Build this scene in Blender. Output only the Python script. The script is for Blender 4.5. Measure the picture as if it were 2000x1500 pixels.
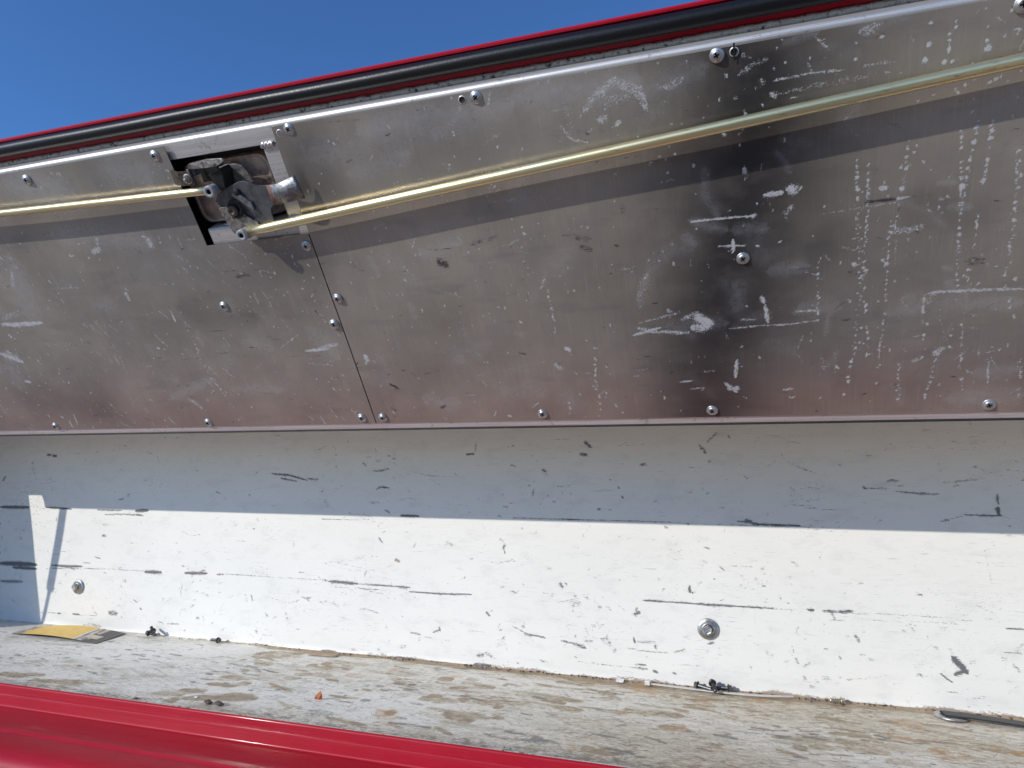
import bpy, bmesh, math, random
import numpy as np
from mathutils import Matrix, Vector

for o in list(bpy.data.objects):
    bpy.data.objects.remove(o)
scene = bpy.context.scene
COL = scene.collection

# ------------------------------------------------------------------ camera
cam_data = bpy.data.cameras.new('camera')
cam = bpy.data.objects.new('camera', cam_data)
COL.objects.link(cam)
cam_data.sensor_width = 36.0
cam_data.lens = 24.948
cam_data.clip_start = 0.02
cam_data.clip_end = 2000
ROT = Matrix(((0.94861679, 0.03449516, 0.31454136),
              (0.31633212, -0.12774957, -0.94000746),
              (0.00775682, 0.9912064, -0.13209731)))
cam.matrix_world = ROT.to_4x4()
scene.camera = cam

# ------------------------------------------------------------------ light
SUN = Vector((-0.80, -1.0, 0.522)).normalized()       # towards the sun
world = bpy.data.worlds.new('World')
scene.world = world
world.use_nodes = True
wn = world.node_tree
wn.nodes.clear()
sky = wn.nodes.new('ShaderNodeTexSky')
sky.sky_type = 'NISHITA'
sky.sun_disc = False
sky.sun_elevation = math.asin(SUN.z)
sky.sun_rotation = math.atan2(SUN.x, SUN.y)
sky.altitude = 1200
sky.air_density = 1.0
sky.dust_density = 0.0
sky.ozone_density = 9.0
bgn = wn.nodes.new('ShaderNodeBackground')
bgn.inputs['Strength'].default_value = 0.17
wo = wn.nodes.new('ShaderNodeOutputWorld')
wn.links.new(sky.outputs[0], bgn.inputs['Color'])
wn.links.new(bgn.outputs[0], wo.inputs['Surface'])

sun_data = bpy.data.lights.new('sun', 'SUN')
sun_data.energy = 3.15
sun_data.angle = math.radians(0.5)
sun_data.color = (1.0, 0.96, 0.90)
sun = bpy.data.objects.new('sun', sun_data)
COL.objects.link(sun)
sun.rotation_euler = SUN.to_track_quat('Z', 'Y').to_euler()

scene.view_settings.view_transform = 'Standard'
scene.view_settings.look = 'None'
scene.view_settings.exposure = 0.05
scene.view_settings.gamma = 1.0
scene.view_settings.use_curve_mapping = False

# ------------------------------------------------------------------ wear marks and the dark reflection painted on the door
# (kind, width in metres, strength, points on the surface in metres)
LID_MARKS = [
('w',0.0039,0.90,0.0172,0.2147,0.0312,0.2154),('w',0.0062,0.90,0.0367,0.2171,0.0385,0.2161),('w',0.0036,0.60,0.0367,0.203,0.033,0.1993),('w',0.0016,0.95,-0.0384,0.1998,-0.0186,0.1997,0.0108,0.1994),
('w',0.0032,0.70,0.0085,0.1984,0.0108,0.199),('w',0.0015,0.50,0.0583,0.1952,0.0853,0.1969,0.1088,0.1982),('w',0.0023,0.80,0.1106,0.2011,0.1139,0.2014),
('w',0.0015,0.70,0.1139,0.2014,0.118,0.2017),('w',0.0034,0.85,0.0992,0.2102,0.1012,0.2103),('w',0.0030,0.80,0.1121,0.2086,0.1134,0.2088),('w',0.0015,0.95,-0.0181,0.1767,0.0017,0.1751),
('w',0.0025,0.95,-0.0068,0.1812,-0.0072,0.1707),('w',0.0016,0.90,0.011,0.1742,0.0126,0.1736),('w',0.0054,0.55,0.1103,0.1748,0.116,0.1766),('w',0.0050,0.50,0.1178,0.1756,0.1266,0.1771),
('w',0.0012,0.40,0.1107,0.1784,0.1121,0.147),('w',0.0024,0.70,0.1346,0.1044,0.134,0.1206),('w',0.0024,0.75,0.134,0.1206,0.1409,0.1227,0.1673,0.1222,0.2005,0.1203),
('w',0.0048,0.50,0.1352,0.1143,0.1414,0.1209),('w',0.0028,0.80,-0.0966,0.0991,-0.0714,0.1053),('w',0.0037,0.65,-0.0917,0.1066,-0.0719,0.1001),('w',0.0080,0.85,-0.0379,0.1131,-0.0297,0.1065),
('w',0.0072,0.80,-0.045,0.1035,-0.0299,0.1025),('w',0.0023,0.60,-0.0889,0.1116,-0.0526,0.1191),('w',0.0036,0.70,-0.0718,0.1012,-0.0475,0.0986),('w',0.0045,0.60,-0.0532,0.1117,-0.0376,0.118),
('w',0.0031,0.70,-0.0633,0.1224,-0.0613,0.1198),('w',0.0034,0.80,0.014,0.1276,0.0155,0.1237),('w',0.0035,0.85,0.0163,0.1212,0.0185,0.1041),('w',0.0017,0.70,-0.0133,0.1004,0.0102,0.1018,0.0315,0.1013,0.0586,0.1038),
('w',0.0009,0.70,-0.0037,0.1087,0.0087,0.1078),('w',0.0025,0.65,0.0403,0.1132,0.06,0.1127),('w',0.0059,0.60,0.1465,0.0669,0.1506,0.0705),('w',0.0038,0.50,0.1318,0.0609,0.1371,0.064),
('w',0.0032,0.85,-0.0077,0.0692,-0.0101,0.0501),('w',0.0037,0.80,-0.0196,0.045,-0.0089,0.0347),('w',0.0037,0.80,-0.0154,0.0382,-0.0087,0.0391),('w',0.0019,0.80,-0.0589,0.0478,-0.0478,0.0484),
('w',0.0014,0.75,-0.0512,0.0396,-0.0374,0.0408),('w',0.0023,0.60,-0.0473,0.0691,-0.047,0.0681),('w',0.0014,0.60,-0.0346,0.0577,-0.0283,0.0585),('w',0.0027,0.65,0.0295,0.0354,0.0388,0.0372),
('w',0.0066,0.42,-0.0885,0.1318,-0.0834,0.1461,-0.0779,0.1581),('w',0.0026,0.45,-0.1008,0.164,-0.0894,0.1639),('w',0.0028,0.40,0.1176,0.1184,0.1197,0.1191),
('w',0.0017,0.50,0.1697,0.0511,0.1721,0.0461),('w',0.0017,0.45,0.164,0.0533,0.1757,0.0469),('w',0.0068,0.50,0.0794,0.319,0.0861,0.3197,0.0927,0.3226),('w',0.0014,0.70,0.052,0.3219,0.056,0.3167,0.0612,0.3119),
('w',0.0014,0.75,0.0248,0.2972,0.0507,0.2981,0.07,0.297),('w',0.0011,0.60,0.047,0.3058,0.0507,0.2981),('w',0.0021,0.45,0.0825,0.2973,0.0935,0.2977,0.1023,0.2969),
('w',0.0044,0.55,0.017,0.2978,0.018,0.2969),('w',0.0033,0.80,0.024,0.2879,0.0261,0.2869),('w',0.0030,0.45,-0.0011,0.2897,-0.0005,0.2893),('w',0.0029,0.50,0.0051,0.3178,0.0057,0.317),
('w',0.0022,0.60,0.0384,0.2885,0.0398,0.2886),('w',0.0044,0.50,0.0008,0.3048,0.0114,0.3096,0.0216,0.3123),('w',0.0060,0.50,-0.0498,0.303,-0.0364,0.3098),
('w',0.0031,0.85,0.0036,0.2367,0.0035,0.2347),('w',0.0036,0.40,0.0247,0.2878,0.0552,0.2896,0.0993,0.2909),('w',0.0015,0.90,-0.1793,0.2109,-0.1794,0.2104),
('w',0.0022,0.95,-0.1791,0.2048,-0.1783,0.2042),('w',0.0023,0.60,-0.1681,0.1613,-0.1736,0.1518),('w',0.0011,0.45,-0.1946,0.1912,-0.1767,0.1861),('w',0.0038,0.80,-0.16,0.0895,-0.1574,0.0871),
('w',0.0044,0.60,-0.1729,0.0722,-0.1686,0.0674),('w',0.0042,0.70,-0.3735,0.0921,-0.3716,0.0871),('w',0.0027,0.70,-0.3727,0.0872,-0.3756,0.0824),('w',0.0026,0.50,-0.3657,0.0868,-0.3638,0.0818),
('w',0.0034,0.40,-0.3406,0.1761,-0.328,0.1776),('w',0.0032,0.85,-0.441,0.102,-0.4133,0.1029),('w',0.0048,0.60,-0.4254,0.1036,-0.3991,0.1082),('w',0.0014,0.60,-0.4444,0.0871,-0.4157,0.0832),
('w',0.0011,0.50,-0.4694,0.1074,-0.4419,0.1217),('w',0.0016,0.85,-0.4221,0.0675,-0.4214,0.0662),('w',0.0017,0.85,-0.4242,0.0552,-0.4239,0.0526),('w',0.0017,0.60,-0.4121,0.0268,-0.4059,0.0116),
('w',0.0022,0.60,-0.3059,0.0134,-0.3029,0.0113),('w',0.0014,0.60,-0.1673,0.1106,-0.1684,0.1042),('w',0.0015,0.80,-0.2419,0.0786,-0.2411,0.0774),('w',0.0021,0.90,-0.2326,0.0142,-0.2311,0.0135),
('w',0.0015,0.70,-0.1563,0.0628,-0.1541,0.061),('w',0.0020,0.80,-0.1217,0.0247,-0.121,0.0222),('w',0.0005,0.35,-0.2558,0.0633,-0.2178,0.0698,-0.1813,0.0761),
('w',0.0010,0.35,-0.2428,0.0531,-0.2295,0.0391),('w',0.0020,0.50,-0.2056,0.0235,-0.1969,0.03),('w',0.0062,0.55,-0.1126,0.2967,-0.0998,0.3083,-0.0864,0.315,-0.0724,0.304),
('w',0.0069,0.55,-0.0864,0.315,-0.0702,0.3062,-0.0646,0.2903),('w',0.0085,0.40,-0.0999,0.3016,-0.0765,0.3017),('w',0.0051,0.65,-0.1001,0.2887,-0.0975,0.2899),
('w',0.0032,0.70,-0.0888,0.2832,-0.0863,0.2844),('w',0.0024,0.60,-0.1318,0.2887,-0.128,0.2818,-0.1238,0.2765,-0.1128,0.2733),('w',0.0036,0.35,-0.1272,0.3065,-0.1252,0.294,-0.1245,0.2829),
('w',0.0035,0.35,-0.1379,0.3206,-0.1353,0.3257),('w',0.0053,0.45,-0.0542,0.3041,-0.0459,0.3049,-0.0377,0.3065),('w',0.0025,0.40,-0.1808,0.291,-0.1906,0.2867,-0.1984,0.2836),
('w',0.0066,0.35,-0.2195,0.3059,-0.211,0.3127),('w',0.0012,0.80,-0.0666,0.2511,-0.0653,0.2513),('w',0.0012,0.70,-0.0591,0.2545,-0.0583,0.2551),('w',0.0013,0.60,-0.2099,0.2439,-0.2087,0.2429),
('w',0.0013,0.70,-0.1974,0.2477,-0.1966,0.2471),('w',0.0052,0.35,-0.2356,0.2705,-0.2316,0.2678),('w',0.0043,0.60,-0.6348,0.2489,-0.6395,0.2403),('w',0.0059,0.70,-0.6489,0.2344,-0.6409,0.2359),
('w',0.0068,0.65,-0.5723,0.239,-0.5722,0.2346),('w',0.0018,0.45,-0.5778,0.2329,-0.5523,0.2254,-0.5284,0.2057,-0.4992,0.1832),('w',0.0021,0.70,-0.5774,0.2439,-0.574,0.243),
('w',0.0022,0.60,-0.6818,0.2324,-0.678,0.2326),('w',0.0016,0.70,-0.6659,0.2378,-0.6646,0.2377),('w',0.0023,0.70,-0.7659,0.2388,-0.7653,0.2375),('w',0.0028,0.70,-0.7801,0.2408,-0.7784,0.2388),
('w',0.0045,0.50,-0.7678,0.228,-0.7634,0.2276),('w',0.0052,0.55,-0.7742,0.2237,-0.7869,0.2047),('w',0.0017,0.60,-0.7559,0.2071,-0.7563,0.2033),('w',0.0020,0.70,-0.7276,0.1858,-0.7272,0.1807),
('w',0.0039,0.70,-0.6345,0.1845,-0.6339,0.1771),('w',0.0022,0.85,-0.5874,0.155,-0.5873,0.1475),('w',0.0022,0.60,-0.5874,0.16,-0.5871,0.1568),('w',0.0023,0.90,-0.6292,0.1167,-0.6274,0.1159),
('w',0.0025,0.80,-0.8361,0.147,-0.8349,0.1441),('w',0.0054,0.80,-0.8384,0.1617,-0.8096,0.159,-0.7736,0.1592),('w',0.0084,0.45,-0.8313,0.1687,-0.7991,0.1731),
('w',0.0069,0.75,-0.8704,0.1234,-0.8569,0.1183,-0.8406,0.1102),('w',0.0050,0.60,-0.8589,0.1271,-0.8424,0.1146),('w',0.0038,0.75,-0.859,0.0828,-0.8482,0.0808),
('w',0.0026,0.70,-0.8354,0.0283,-0.8327,0.0259),('w',0.0026,0.70,-0.8256,0.0209,-0.827,0.0096),('w',0.0020,0.75,-0.8119,0.0309,-0.8155,0.0151),('w',0.0019,0.60,-0.7647,0.0617,-0.762,0.0609),
('w',0.0018,0.60,-0.6585,0.0939,-0.6493,0.0941),('w',0.0015,0.60,-0.5356,0.2395,-0.5356,0.2276),('w',0.0015,0.60,-0.5279,0.2349,-0.5153,0.2347),('w',0.0010,0.60,-0.5576,0.2418,-0.5581,0.2386),
('w',0.0010,0.50,-0.5448,0.2416,-0.5446,0.2383),('w',0.0017,0.65,-0.5513,0.0846,-0.5497,0.0778,-0.5441,0.0749),('w',0.0015,0.65,-0.5879,0.0747,-0.5772,0.0619),
('w',0.0048,0.60,-0.6234,0.0487,-0.6161,0.0427,-0.6092,0.033),('w',0.0016,0.70,-0.666,0.0219,-0.6605,0.0119),('w',0.0019,0.60,-0.6944,0.037,-0.6904,0.0301),
('w',0.0019,0.60,-0.7211,0.0186,-0.7215,0.0124),('w',0.0016,0.60,-0.5036,0.1495,-0.5026,0.1488),('w',0.0014,0.60,-0.5058,0.1406,-0.5044,0.1381),('w',0.0016,0.80,-0.4673,0.1331,-0.4663,0.1324),
('w',0.0020,0.70,-0.5758,0.1123,-0.5744,0.1109),('w',0.0061,0.40,-0.7225,0.0913,-0.7132,0.0923),('w',0.0054,0.30,-0.7893,0.1301,-0.7334,0.1296),('w',0.0011,0.45,-0.5159,0.0809,-0.5005,0.09),
('w',0.0080,0.35,-0.5019,0.0623,-0.4972,0.0513),('w',0.0028,0.40,-0.7372,0.1986,-0.6909,0.1966),('w',0.0028,0.60,-0.7041,0.2014,-0.7029,0.1988),('w',0.0015,0.50,-0.7083,0.1514,-0.7048,0.1426),
('w',0.0080,0.30,-0.6723,0.1713,-0.6626,0.145),('w',0.0012,0.50,-0.6879,0.1133,-0.6923,0.0857),('w',0.0012,0.50,-0.1448,0.3272,-0.1445,0.3198),('w',0.0013,0.93,0.0817,0.2329,0.0818,0.2328),
('w',0.0013,0.93,0.082,0.2276,0.082,0.2275),('w',0.0026,0.93,0.0822,0.2208,0.0823,0.2206),('w',0.0024,0.93,0.083,0.2114,0.0831,0.2112),('w',0.0016,0.93,0.0832,0.2051,0.0833,0.205),
('w',0.0010,0.93,0.0894,0.2289,0.0894,0.2288),('w',0.0011,0.93,0.09,0.2232,0.0901,0.223),('w',0.0024,0.93,0.0899,0.2175,0.09,0.2173),('w',0.0019,0.93,0.0895,0.2129,0.0895,0.2128),
('w',0.0016,0.93,0.0897,0.2083,0.0898,0.2081),('w',0.0016,0.93,0.0906,0.1899,0.0907,0.1898),('w',0.0016,0.93,0.0901,0.186,0.0901,0.1858),('w',0.0014,0.93,0.086,0.1815,0.0861,0.1813),
('w',0.0011,0.93,0.0871,0.1723,0.0872,0.1721),('w',0.0011,0.93,0.0883,0.1621,0.0884,0.1619),('w',0.0023,0.93,0.0897,0.1482,0.0898,0.148),('w',0.0023,0.93,0.0916,0.1458,0.0917,0.1457),
('w',0.0023,0.93,0.0934,0.1152,0.0935,0.1151),('w',0.0023,0.93,0.0937,0.1102,0.0938,0.11),('w',0.0034,0.93,0.083,0.1514,0.083,0.1512),('w',0.0013,0.93,0.1152,0.2429,0.1153,0.2428),
('w',0.0018,0.93,0.1144,0.2373,0.1144,0.2372),('w',0.0021,0.93,0.1138,0.2316,0.1139,0.2314),('w',0.0018,0.93,0.1138,0.2227,0.1139,0.2226),('w',0.0020,0.93,0.1188,0.2342,0.1189,0.234),
('w',0.0013,0.93,0.1201,0.2387,0.1202,0.2385),('w',0.0013,0.93,0.1169,0.2253,0.117,0.2251),('w',0.0010,0.93,0.1467,0.2448,0.1467,0.2447),('w',0.0020,0.93,0.1474,0.2405,0.1475,0.2404),
('w',0.0013,0.93,0.1478,0.237,0.1479,0.2368),('w',0.0020,0.93,0.1482,0.233,0.1483,0.2329),('w',0.0018,0.93,0.1489,0.2232,0.149,0.2231),('w',0.0010,0.93,0.1493,0.2192,0.1494,0.219),
('w',0.0010,0.93,0.1507,0.212,0.1508,0.2119),('w',0.0034,0.93,0.1518,0.2052,0.1518,0.205),('w',0.0013,0.93,0.1513,0.2,0.1514,0.1998),('w',0.0016,0.93,0.1522,0.1853,0.1523,0.1851),
('w',0.0016,0.93,0.1524,0.1798,0.1525,0.1796),('w',0.0019,0.93,0.153,0.1742,0.1531,0.174),('w',0.0027,0.93,0.1533,0.1686,0.1534,0.1684),('w',0.0019,0.93,0.1539,0.1596,0.1539,0.1595),
('w',0.0019,0.93,0.1544,0.1547,0.1544,0.1545),('w',0.0019,0.93,0.1557,0.1319,0.1558,0.1317),('w',0.0011,0.93,0.154,0.1452,0.1541,0.145),('w',0.0017,0.93,0.1565,0.2503,0.1566,0.2501),
('w',0.0020,0.93,0.1566,0.2469,0.1567,0.2467),('w',0.0017,0.93,0.1562,0.2417,0.1563,0.2416),('w',0.0030,0.93,0.1556,0.2362,0.1557,0.2361),('w',0.0013,0.93,0.1548,0.23,0.1549,0.2298),
('w',0.0020,0.93,0.1542,0.224,0.1543,0.2238),('w',0.0020,0.93,0.1535,0.2183,0.1536,0.2181),('w',0.0023,0.93,0.1536,0.2117,0.1537,0.2115),('w',0.0010,0.93,0.1639,0.1824,0.164,0.1823),
('w',0.0016,0.93,0.1635,0.177,0.1636,0.1768),('w',0.0018,0.93,0.1637,0.173,0.1637,0.1729),('w',0.0013,0.93,0.163,0.1579,0.1631,0.1577),('w',0.0016,0.93,0.162,0.1398,0.1621,0.1396),
('w',0.0016,0.93,0.162,0.1339,0.162,0.1337),('w',0.0017,0.93,0.1654,0.249,0.1655,0.2488),('w',0.0025,0.93,0.1653,0.2425,0.1654,0.2424),('w',0.0025,0.93,0.1653,0.2373,0.1654,0.2372),
('w',0.0025,0.93,0.1652,0.2229,0.1653,0.2227),('w',0.0020,0.93,0.1651,0.2189,0.1651,0.2188),('w',0.0018,0.93,0.1647,0.2139,0.1648,0.2137),('w',0.0031,0.93,0.1645,0.2077,0.1646,0.2075),
('w',0.0015,0.93,0.1828,0.2262,0.1829,0.226),('w',0.0020,0.93,0.185,0.2192,0.1851,0.219),('w',0.0025,0.93,0.187,0.2089,0.1871,0.2087),('w',0.0020,0.93,0.187,0.2001,0.1871,0.1999),
('w',0.0015,0.93,0.1859,0.1898,0.186,0.1896),('w',0.0018,0.93,0.1863,0.1845,0.1864,0.1843),('w',0.0021,0.93,0.1871,0.1759,0.1872,0.1758),('w',0.0016,0.93,0.1871,0.1689,0.1872,0.1688),
('w',0.0021,0.93,0.1868,0.1563,0.1869,0.1561),('w',0.0016,0.93,0.1871,0.1391,0.1872,0.139),('w',0.0016,0.93,0.1866,0.1329,0.1867,0.1327),('w',0.0027,0.93,0.194,0.1293,0.1941,0.1291),
('w',0.0014,0.93,0.1066,0.1841,0.1066,0.1839),('w',0.0014,0.93,0.1072,0.18,0.1072,0.1798),('w',0.0016,0.93,0.106,0.1761,0.1061,0.1759),('w',0.0014,0.93,0.106,0.1703,0.1061,0.1701),
('w',0.0017,0.93,0.1033,0.1631,0.1034,0.1629),('w',0.0028,0.93,0.1062,0.1501,0.1063,0.1499),('w',0.0017,0.93,0.107,0.1543,0.1071,0.1541),('w',0.0022,0.93,0.1032,0.153,0.1032,0.1528),
('w',0.0011,0.93,0.0911,0.1793,0.0912,0.1791),('w',0.0018,0.93,0.0906,0.0944,0.0907,0.0942),('w',0.0021,0.93,0.0954,0.0902,0.0955,0.09),('w',0.0018,0.93,0.0965,0.0844,0.0965,0.0842),
('w',0.0018,0.93,0.0897,0.0809,0.0898,0.0807),('w',0.0018,0.93,0.0872,0.0762,0.0872,0.076),('w',0.0024,0.93,0.0842,0.0624,0.0843,0.0621),('w',0.0021,0.93,0.0836,0.0573,0.0837,0.0571),
('w',0.0025,0.93,0.0823,0.0471,0.0824,0.0469),('w',0.0031,0.93,0.0825,0.0429,0.0826,0.0427),('w',0.0022,0.93,0.0797,0.0293,0.0798,0.0291),('w',0.0015,0.93,0.121,0.0575,0.1211,0.0573),
('w',0.0015,0.93,0.1211,0.0443,0.1212,0.0441),('w',0.0012,0.93,0.1212,0.032,0.1213,0.0318),('w',0.0012,0.93,0.1218,0.0225,0.1219,0.0223),('w',0.0012,0.93,0.1468,0.0552,0.1469,0.055),
('w',0.0015,0.93,0.1471,0.0442,0.1472,0.044),('w',0.0021,0.93,0.1452,0.0392,0.1453,0.039),('w',0.0018,0.93,0.1424,0.027,0.1425,0.0268),('w',0.0017,0.93,0.1369,0.0847,0.137,0.0845),
('w',0.0020,0.93,0.1386,0.0949,0.1387,0.0947),('w',0.0015,0.93,0.1365,0.0809,0.1366,0.0807),('w',0.0017,0.93,0.1622,0.0923,0.1623,0.0921),('w',0.0014,0.93,0.1638,0.0802,0.1639,0.08),
('w',0.0017,0.93,0.1645,0.0735,0.1646,0.0734),('w',0.0023,0.93,0.1658,0.061,0.1659,0.0608),('w',0.0024,0.93,0.1682,0.0413,0.1683,0.0411),('w',0.0017,0.93,0.1568,0.089,0.1569,0.0888),
('w',0.0020,0.93,0.1559,0.0835,0.156,0.0833),('w',0.0020,0.93,0.1563,0.0726,0.1564,0.0724),('w',0.0017,0.93,0.186,0.0571,0.1861,0.0569),('w',0.0015,0.93,0.1862,0.0493,0.1863,0.0491),
('w',0.0015,0.93,0.1866,0.0429,0.1867,0.0427),('w',0.0017,0.93,0.2093,0.0463,0.2094,0.0461),('w',0.0018,0.93,0.2109,0.0246,0.211,0.0244),('w',0.0021,0.93,0.1222,0.3177,0.1223,0.3176),
('w',0.0023,0.93,0.137,0.3123,0.1371,0.3122),('w',0.0012,0.93,0.1367,0.3157,0.1368,0.3156),('w',0.0012,0.93,0.1333,0.309,0.1334,0.3089),('w',0.0016,0.93,0.1343,0.3042,0.1344,0.3041),
('w',0.0014,0.93,0.1345,0.2995,0.1346,0.2994),('w',0.0029,0.93,0.1218,0.3045,0.1219,0.3043),('w',0.0029,0.93,0.1205,0.2952,0.1206,0.2951),('w',0.0029,0.93,0.1322,0.292,0.1323,0.2919),
('w',0.0017,0.93,0.1371,0.2915,0.1371,0.2914),('w',0.0024,0.93,0.0932,0.3141,0.0933,0.314),('w',0.0012,0.93,0.078,0.3132,0.0781,0.3131),('w',0.0020,0.93,0.0779,0.3023,0.0779,0.3022),
('w',0.0037,0.93,0.1567,0.2964,0.1568,0.2962),('w',0.0019,0.93,0.1556,0.3012,0.1557,0.301),('w',0.0016,0.93,0.1552,0.3095,0.1553,0.3093),('w',0.0012,0.93,0.1652,0.302,0.1653,0.3018),
('w',0.0018,0.93,0.1675,0.3165,0.1676,0.3163),('w',0.0024,0.93,0.1638,0.2763,0.1639,0.2761),('w',0.0019,0.93,0.1605,0.2746,0.1606,0.2744),('w',0.0022,0.93,0.1462,0.2752,0.1463,0.2751),
('w',0.0017,0.93,0.1406,0.2738,0.1407,0.2737),('w',0.0015,0.93,0.1277,0.2718,0.1278,0.2717),('w',0.0012,0.93,0.1183,0.2689,0.1184,0.2688),('w',0.0010,0.93,0.1709,0.2736,0.171,0.2734),
('w',0.0017,0.93,-0.1315,0.0878,-0.1314,0.0876),('w',0.0020,0.93,-0.1345,0.077,-0.1344,0.0768),('w',0.0020,0.93,-0.1354,0.0703,-0.1353,0.0701),('w',0.0020,0.93,-0.1358,0.0636,-0.1358,0.0634),
('w',0.0017,0.93,-0.1371,0.058,-0.137,0.0577),('w',0.0021,0.93,-0.136,0.0334,-0.1359,0.0332),('w',0.0021,0.93,-0.1365,0.0263,-0.1364,0.0261),('w',0.0018,0.93,-0.137,0.0191,-0.1369,0.0188),
('w',0.0016,0.93,-0.1673,0.1497,-0.1672,0.1495),('w',0.0016,0.93,-0.1678,0.1442,-0.1677,0.144),('w',0.0018,0.93,-0.1669,0.0279,-0.1668,0.0276),('w',0.0021,0.93,-0.1669,0.0212,-0.1669,0.0209),
('w',0.0014,0.93,-0.2447,0.0782,-0.2447,0.0779),('w',0.0016,0.93,-0.6422,0.104,-0.6422,0.1037),('w',0.0015,0.93,-0.4866,0.1804,-0.4865,0.1802),('w',0.0017,0.93,0.0812,0.1194,0.0813,0.1192),
('w',0.0014,0.93,0.1022,0.1178,0.1023,0.1176),('w',0.0011,0.93,0.0971,0.1308,0.0972,0.1306),('w',0.0005,0.60,0.0816,0.2356,0.0816,0.2349),('w',0.0009,0.77,0.0818,0.2298,0.0818,0.2293),
('w',0.0008,0.62,0.0814,0.2253,0.0814,0.2247),('w',0.0005,0.90,0.0822,0.2244,0.0822,0.224),('w',0.0007,0.88,0.082,0.2214,0.0821,0.221),('w',0.0005,0.65,0.0811,0.2196,0.0811,0.2194),
('w',0.0007,0.74,0.082,0.2184,0.082,0.2181),('w',0.0009,0.84,0.082,0.2162,0.082,0.2155),('w',0.0009,0.94,0.0822,0.2135,0.0822,0.2127),('w',0.0006,0.89,0.0821,0.2121,0.0821,0.2116),
('w',0.0007,0.65,0.0832,0.2056,0.0833,0.2052),('w',0.0005,0.82,0.0829,0.2038,0.083,0.2037),('w',0.0007,0.95,0.0836,0.2028,0.0836,0.2026),('w',0.0006,0.74,0.0814,0.1997,0.0814,0.1992),
('w',0.0007,0.76,0.0842,0.1928,0.0842,0.1924),('w',0.0008,0.82,0.0829,0.1904,0.083,0.1896),('w',0.0006,0.94,0.0833,0.1887,0.0833,0.1882),('w',0.0007,0.80,0.083,0.1875,0.0831,0.1874),
('w',0.0007,0.84,0.0845,0.184,0.0845,0.1837),('w',0.0005,0.62,0.0842,0.1818,0.0843,0.1812),('w',0.0006,0.73,0.0833,0.1809,0.0833,0.1806),('w',0.0007,0.87,0.0846,0.1765,0.0846,0.1764),
('w',0.0009,0.68,0.0845,0.1735,0.0846,0.1733),('w',0.0007,0.72,0.0853,0.1706,0.0854,0.1699),('w',0.0010,0.76,0.0848,0.1663,0.0849,0.166),('w',0.0009,0.89,0.0863,0.1618,0.0864,0.1616),
('w',0.0006,0.70,0.0863,0.1566,0.0864,0.1559),('w',0.0005,0.93,0.0866,0.1446,0.0867,0.1438),('w',0.0006,0.86,0.0886,0.1416,0.0887,0.1409),('w',0.0007,0.72,0.0871,0.1394,0.0872,0.1391),
('w',0.0010,0.84,0.088,0.1354,0.0881,0.1346),('w',0.0008,0.60,0.088,0.1318,0.0881,0.1311),('w',0.0008,0.72,0.0867,0.126,0.0868,0.1257),('w',0.0009,0.72,0.0886,0.1237,0.0886,0.1234),
('w',0.0010,0.88,0.0882,0.1207,0.0883,0.1199),('w',0.0005,0.69,0.0884,0.116,0.0884,0.1156),('w',0.0005,0.62,0.0864,0.1148,0.0864,0.1146),('w',0.0006,0.78,0.0872,0.1068,0.0872,0.1064),
('w',0.0007,0.64,0.0864,0.1004,0.0865,0.0998),('w',0.0006,0.66,0.0869,0.0985,0.0869,0.0981),('w',0.0009,0.75,0.0856,0.0952,0.0857,0.0948),('w',0.0008,0.84,0.0871,0.0929,0.0871,0.0925),
('w',0.0008,0.91,0.0867,0.0882,0.0867,0.0872),('w',0.0007,0.76,0.0861,0.0831,0.0861,0.0829),('w',0.0009,0.86,0.0866,0.081,0.0866,0.0804),('w',0.0006,0.87,0.0848,0.0778,0.0849,0.0776),
('w',0.0006,0.90,0.0864,0.0698,0.0864,0.0691),('w',0.0009,0.88,0.0851,0.0654,0.0852,0.0653),('w',0.0010,0.93,0.0848,0.064,0.0849,0.0639),('w',0.0007,0.66,0.0843,0.0582,0.0843,0.0579),
('w',0.0008,0.72,0.084,0.0559,0.084,0.0554),('w',0.0007,0.86,0.0899,0.2296,0.0899,0.2294),('w',0.0007,0.83,0.0893,0.2282,0.0894,0.2276),('w',0.0007,0.76,0.0892,0.2223,0.0892,0.2217),
('w',0.0010,0.70,0.09,0.2157,0.0901,0.2152),('w',0.0006,0.68,0.0909,0.2113,0.0909,0.2111),('w',0.0006,0.87,0.0903,0.2098,0.0903,0.2096),('w',0.0008,0.76,0.0906,0.2076,0.0906,0.2069),
('w',0.0009,0.74,0.0893,0.2056,0.0894,0.2051),('w',0.0006,0.68,0.0903,0.2038,0.0904,0.2032),('w',0.0006,0.69,0.0905,0.2008,0.0906,0.2006),('w',0.0009,0.69,0.09,0.1991,0.0901,0.1983),
('w',0.0006,0.72,0.0913,0.1945,0.0914,0.194),('w',0.0006,0.75,0.0911,0.1927,0.0911,0.1922),('w',0.0005,0.70,0.09,0.1869,0.09,0.1863),('w',0.0005,0.93,0.091,0.1828,0.091,0.1824),
('w',0.0008,0.88,0.0903,0.1811,0.0903,0.1808),('w',0.0008,0.79,0.0913,0.1785,0.0914,0.1784),('w',0.0008,0.66,0.0903,0.1778,0.0904,0.1773),('w',0.0010,0.83,0.0897,0.1762,0.0897,0.176),
('w',0.0008,0.79,0.0901,0.1742,0.0901,0.1736),('w',0.0006,0.62,0.0913,0.1716,0.0914,0.171),('w',0.0006,0.73,0.0905,0.1691,0.0905,0.1684),('w',0.0009,0.72,0.09,0.1656,0.09,0.1653),
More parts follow.
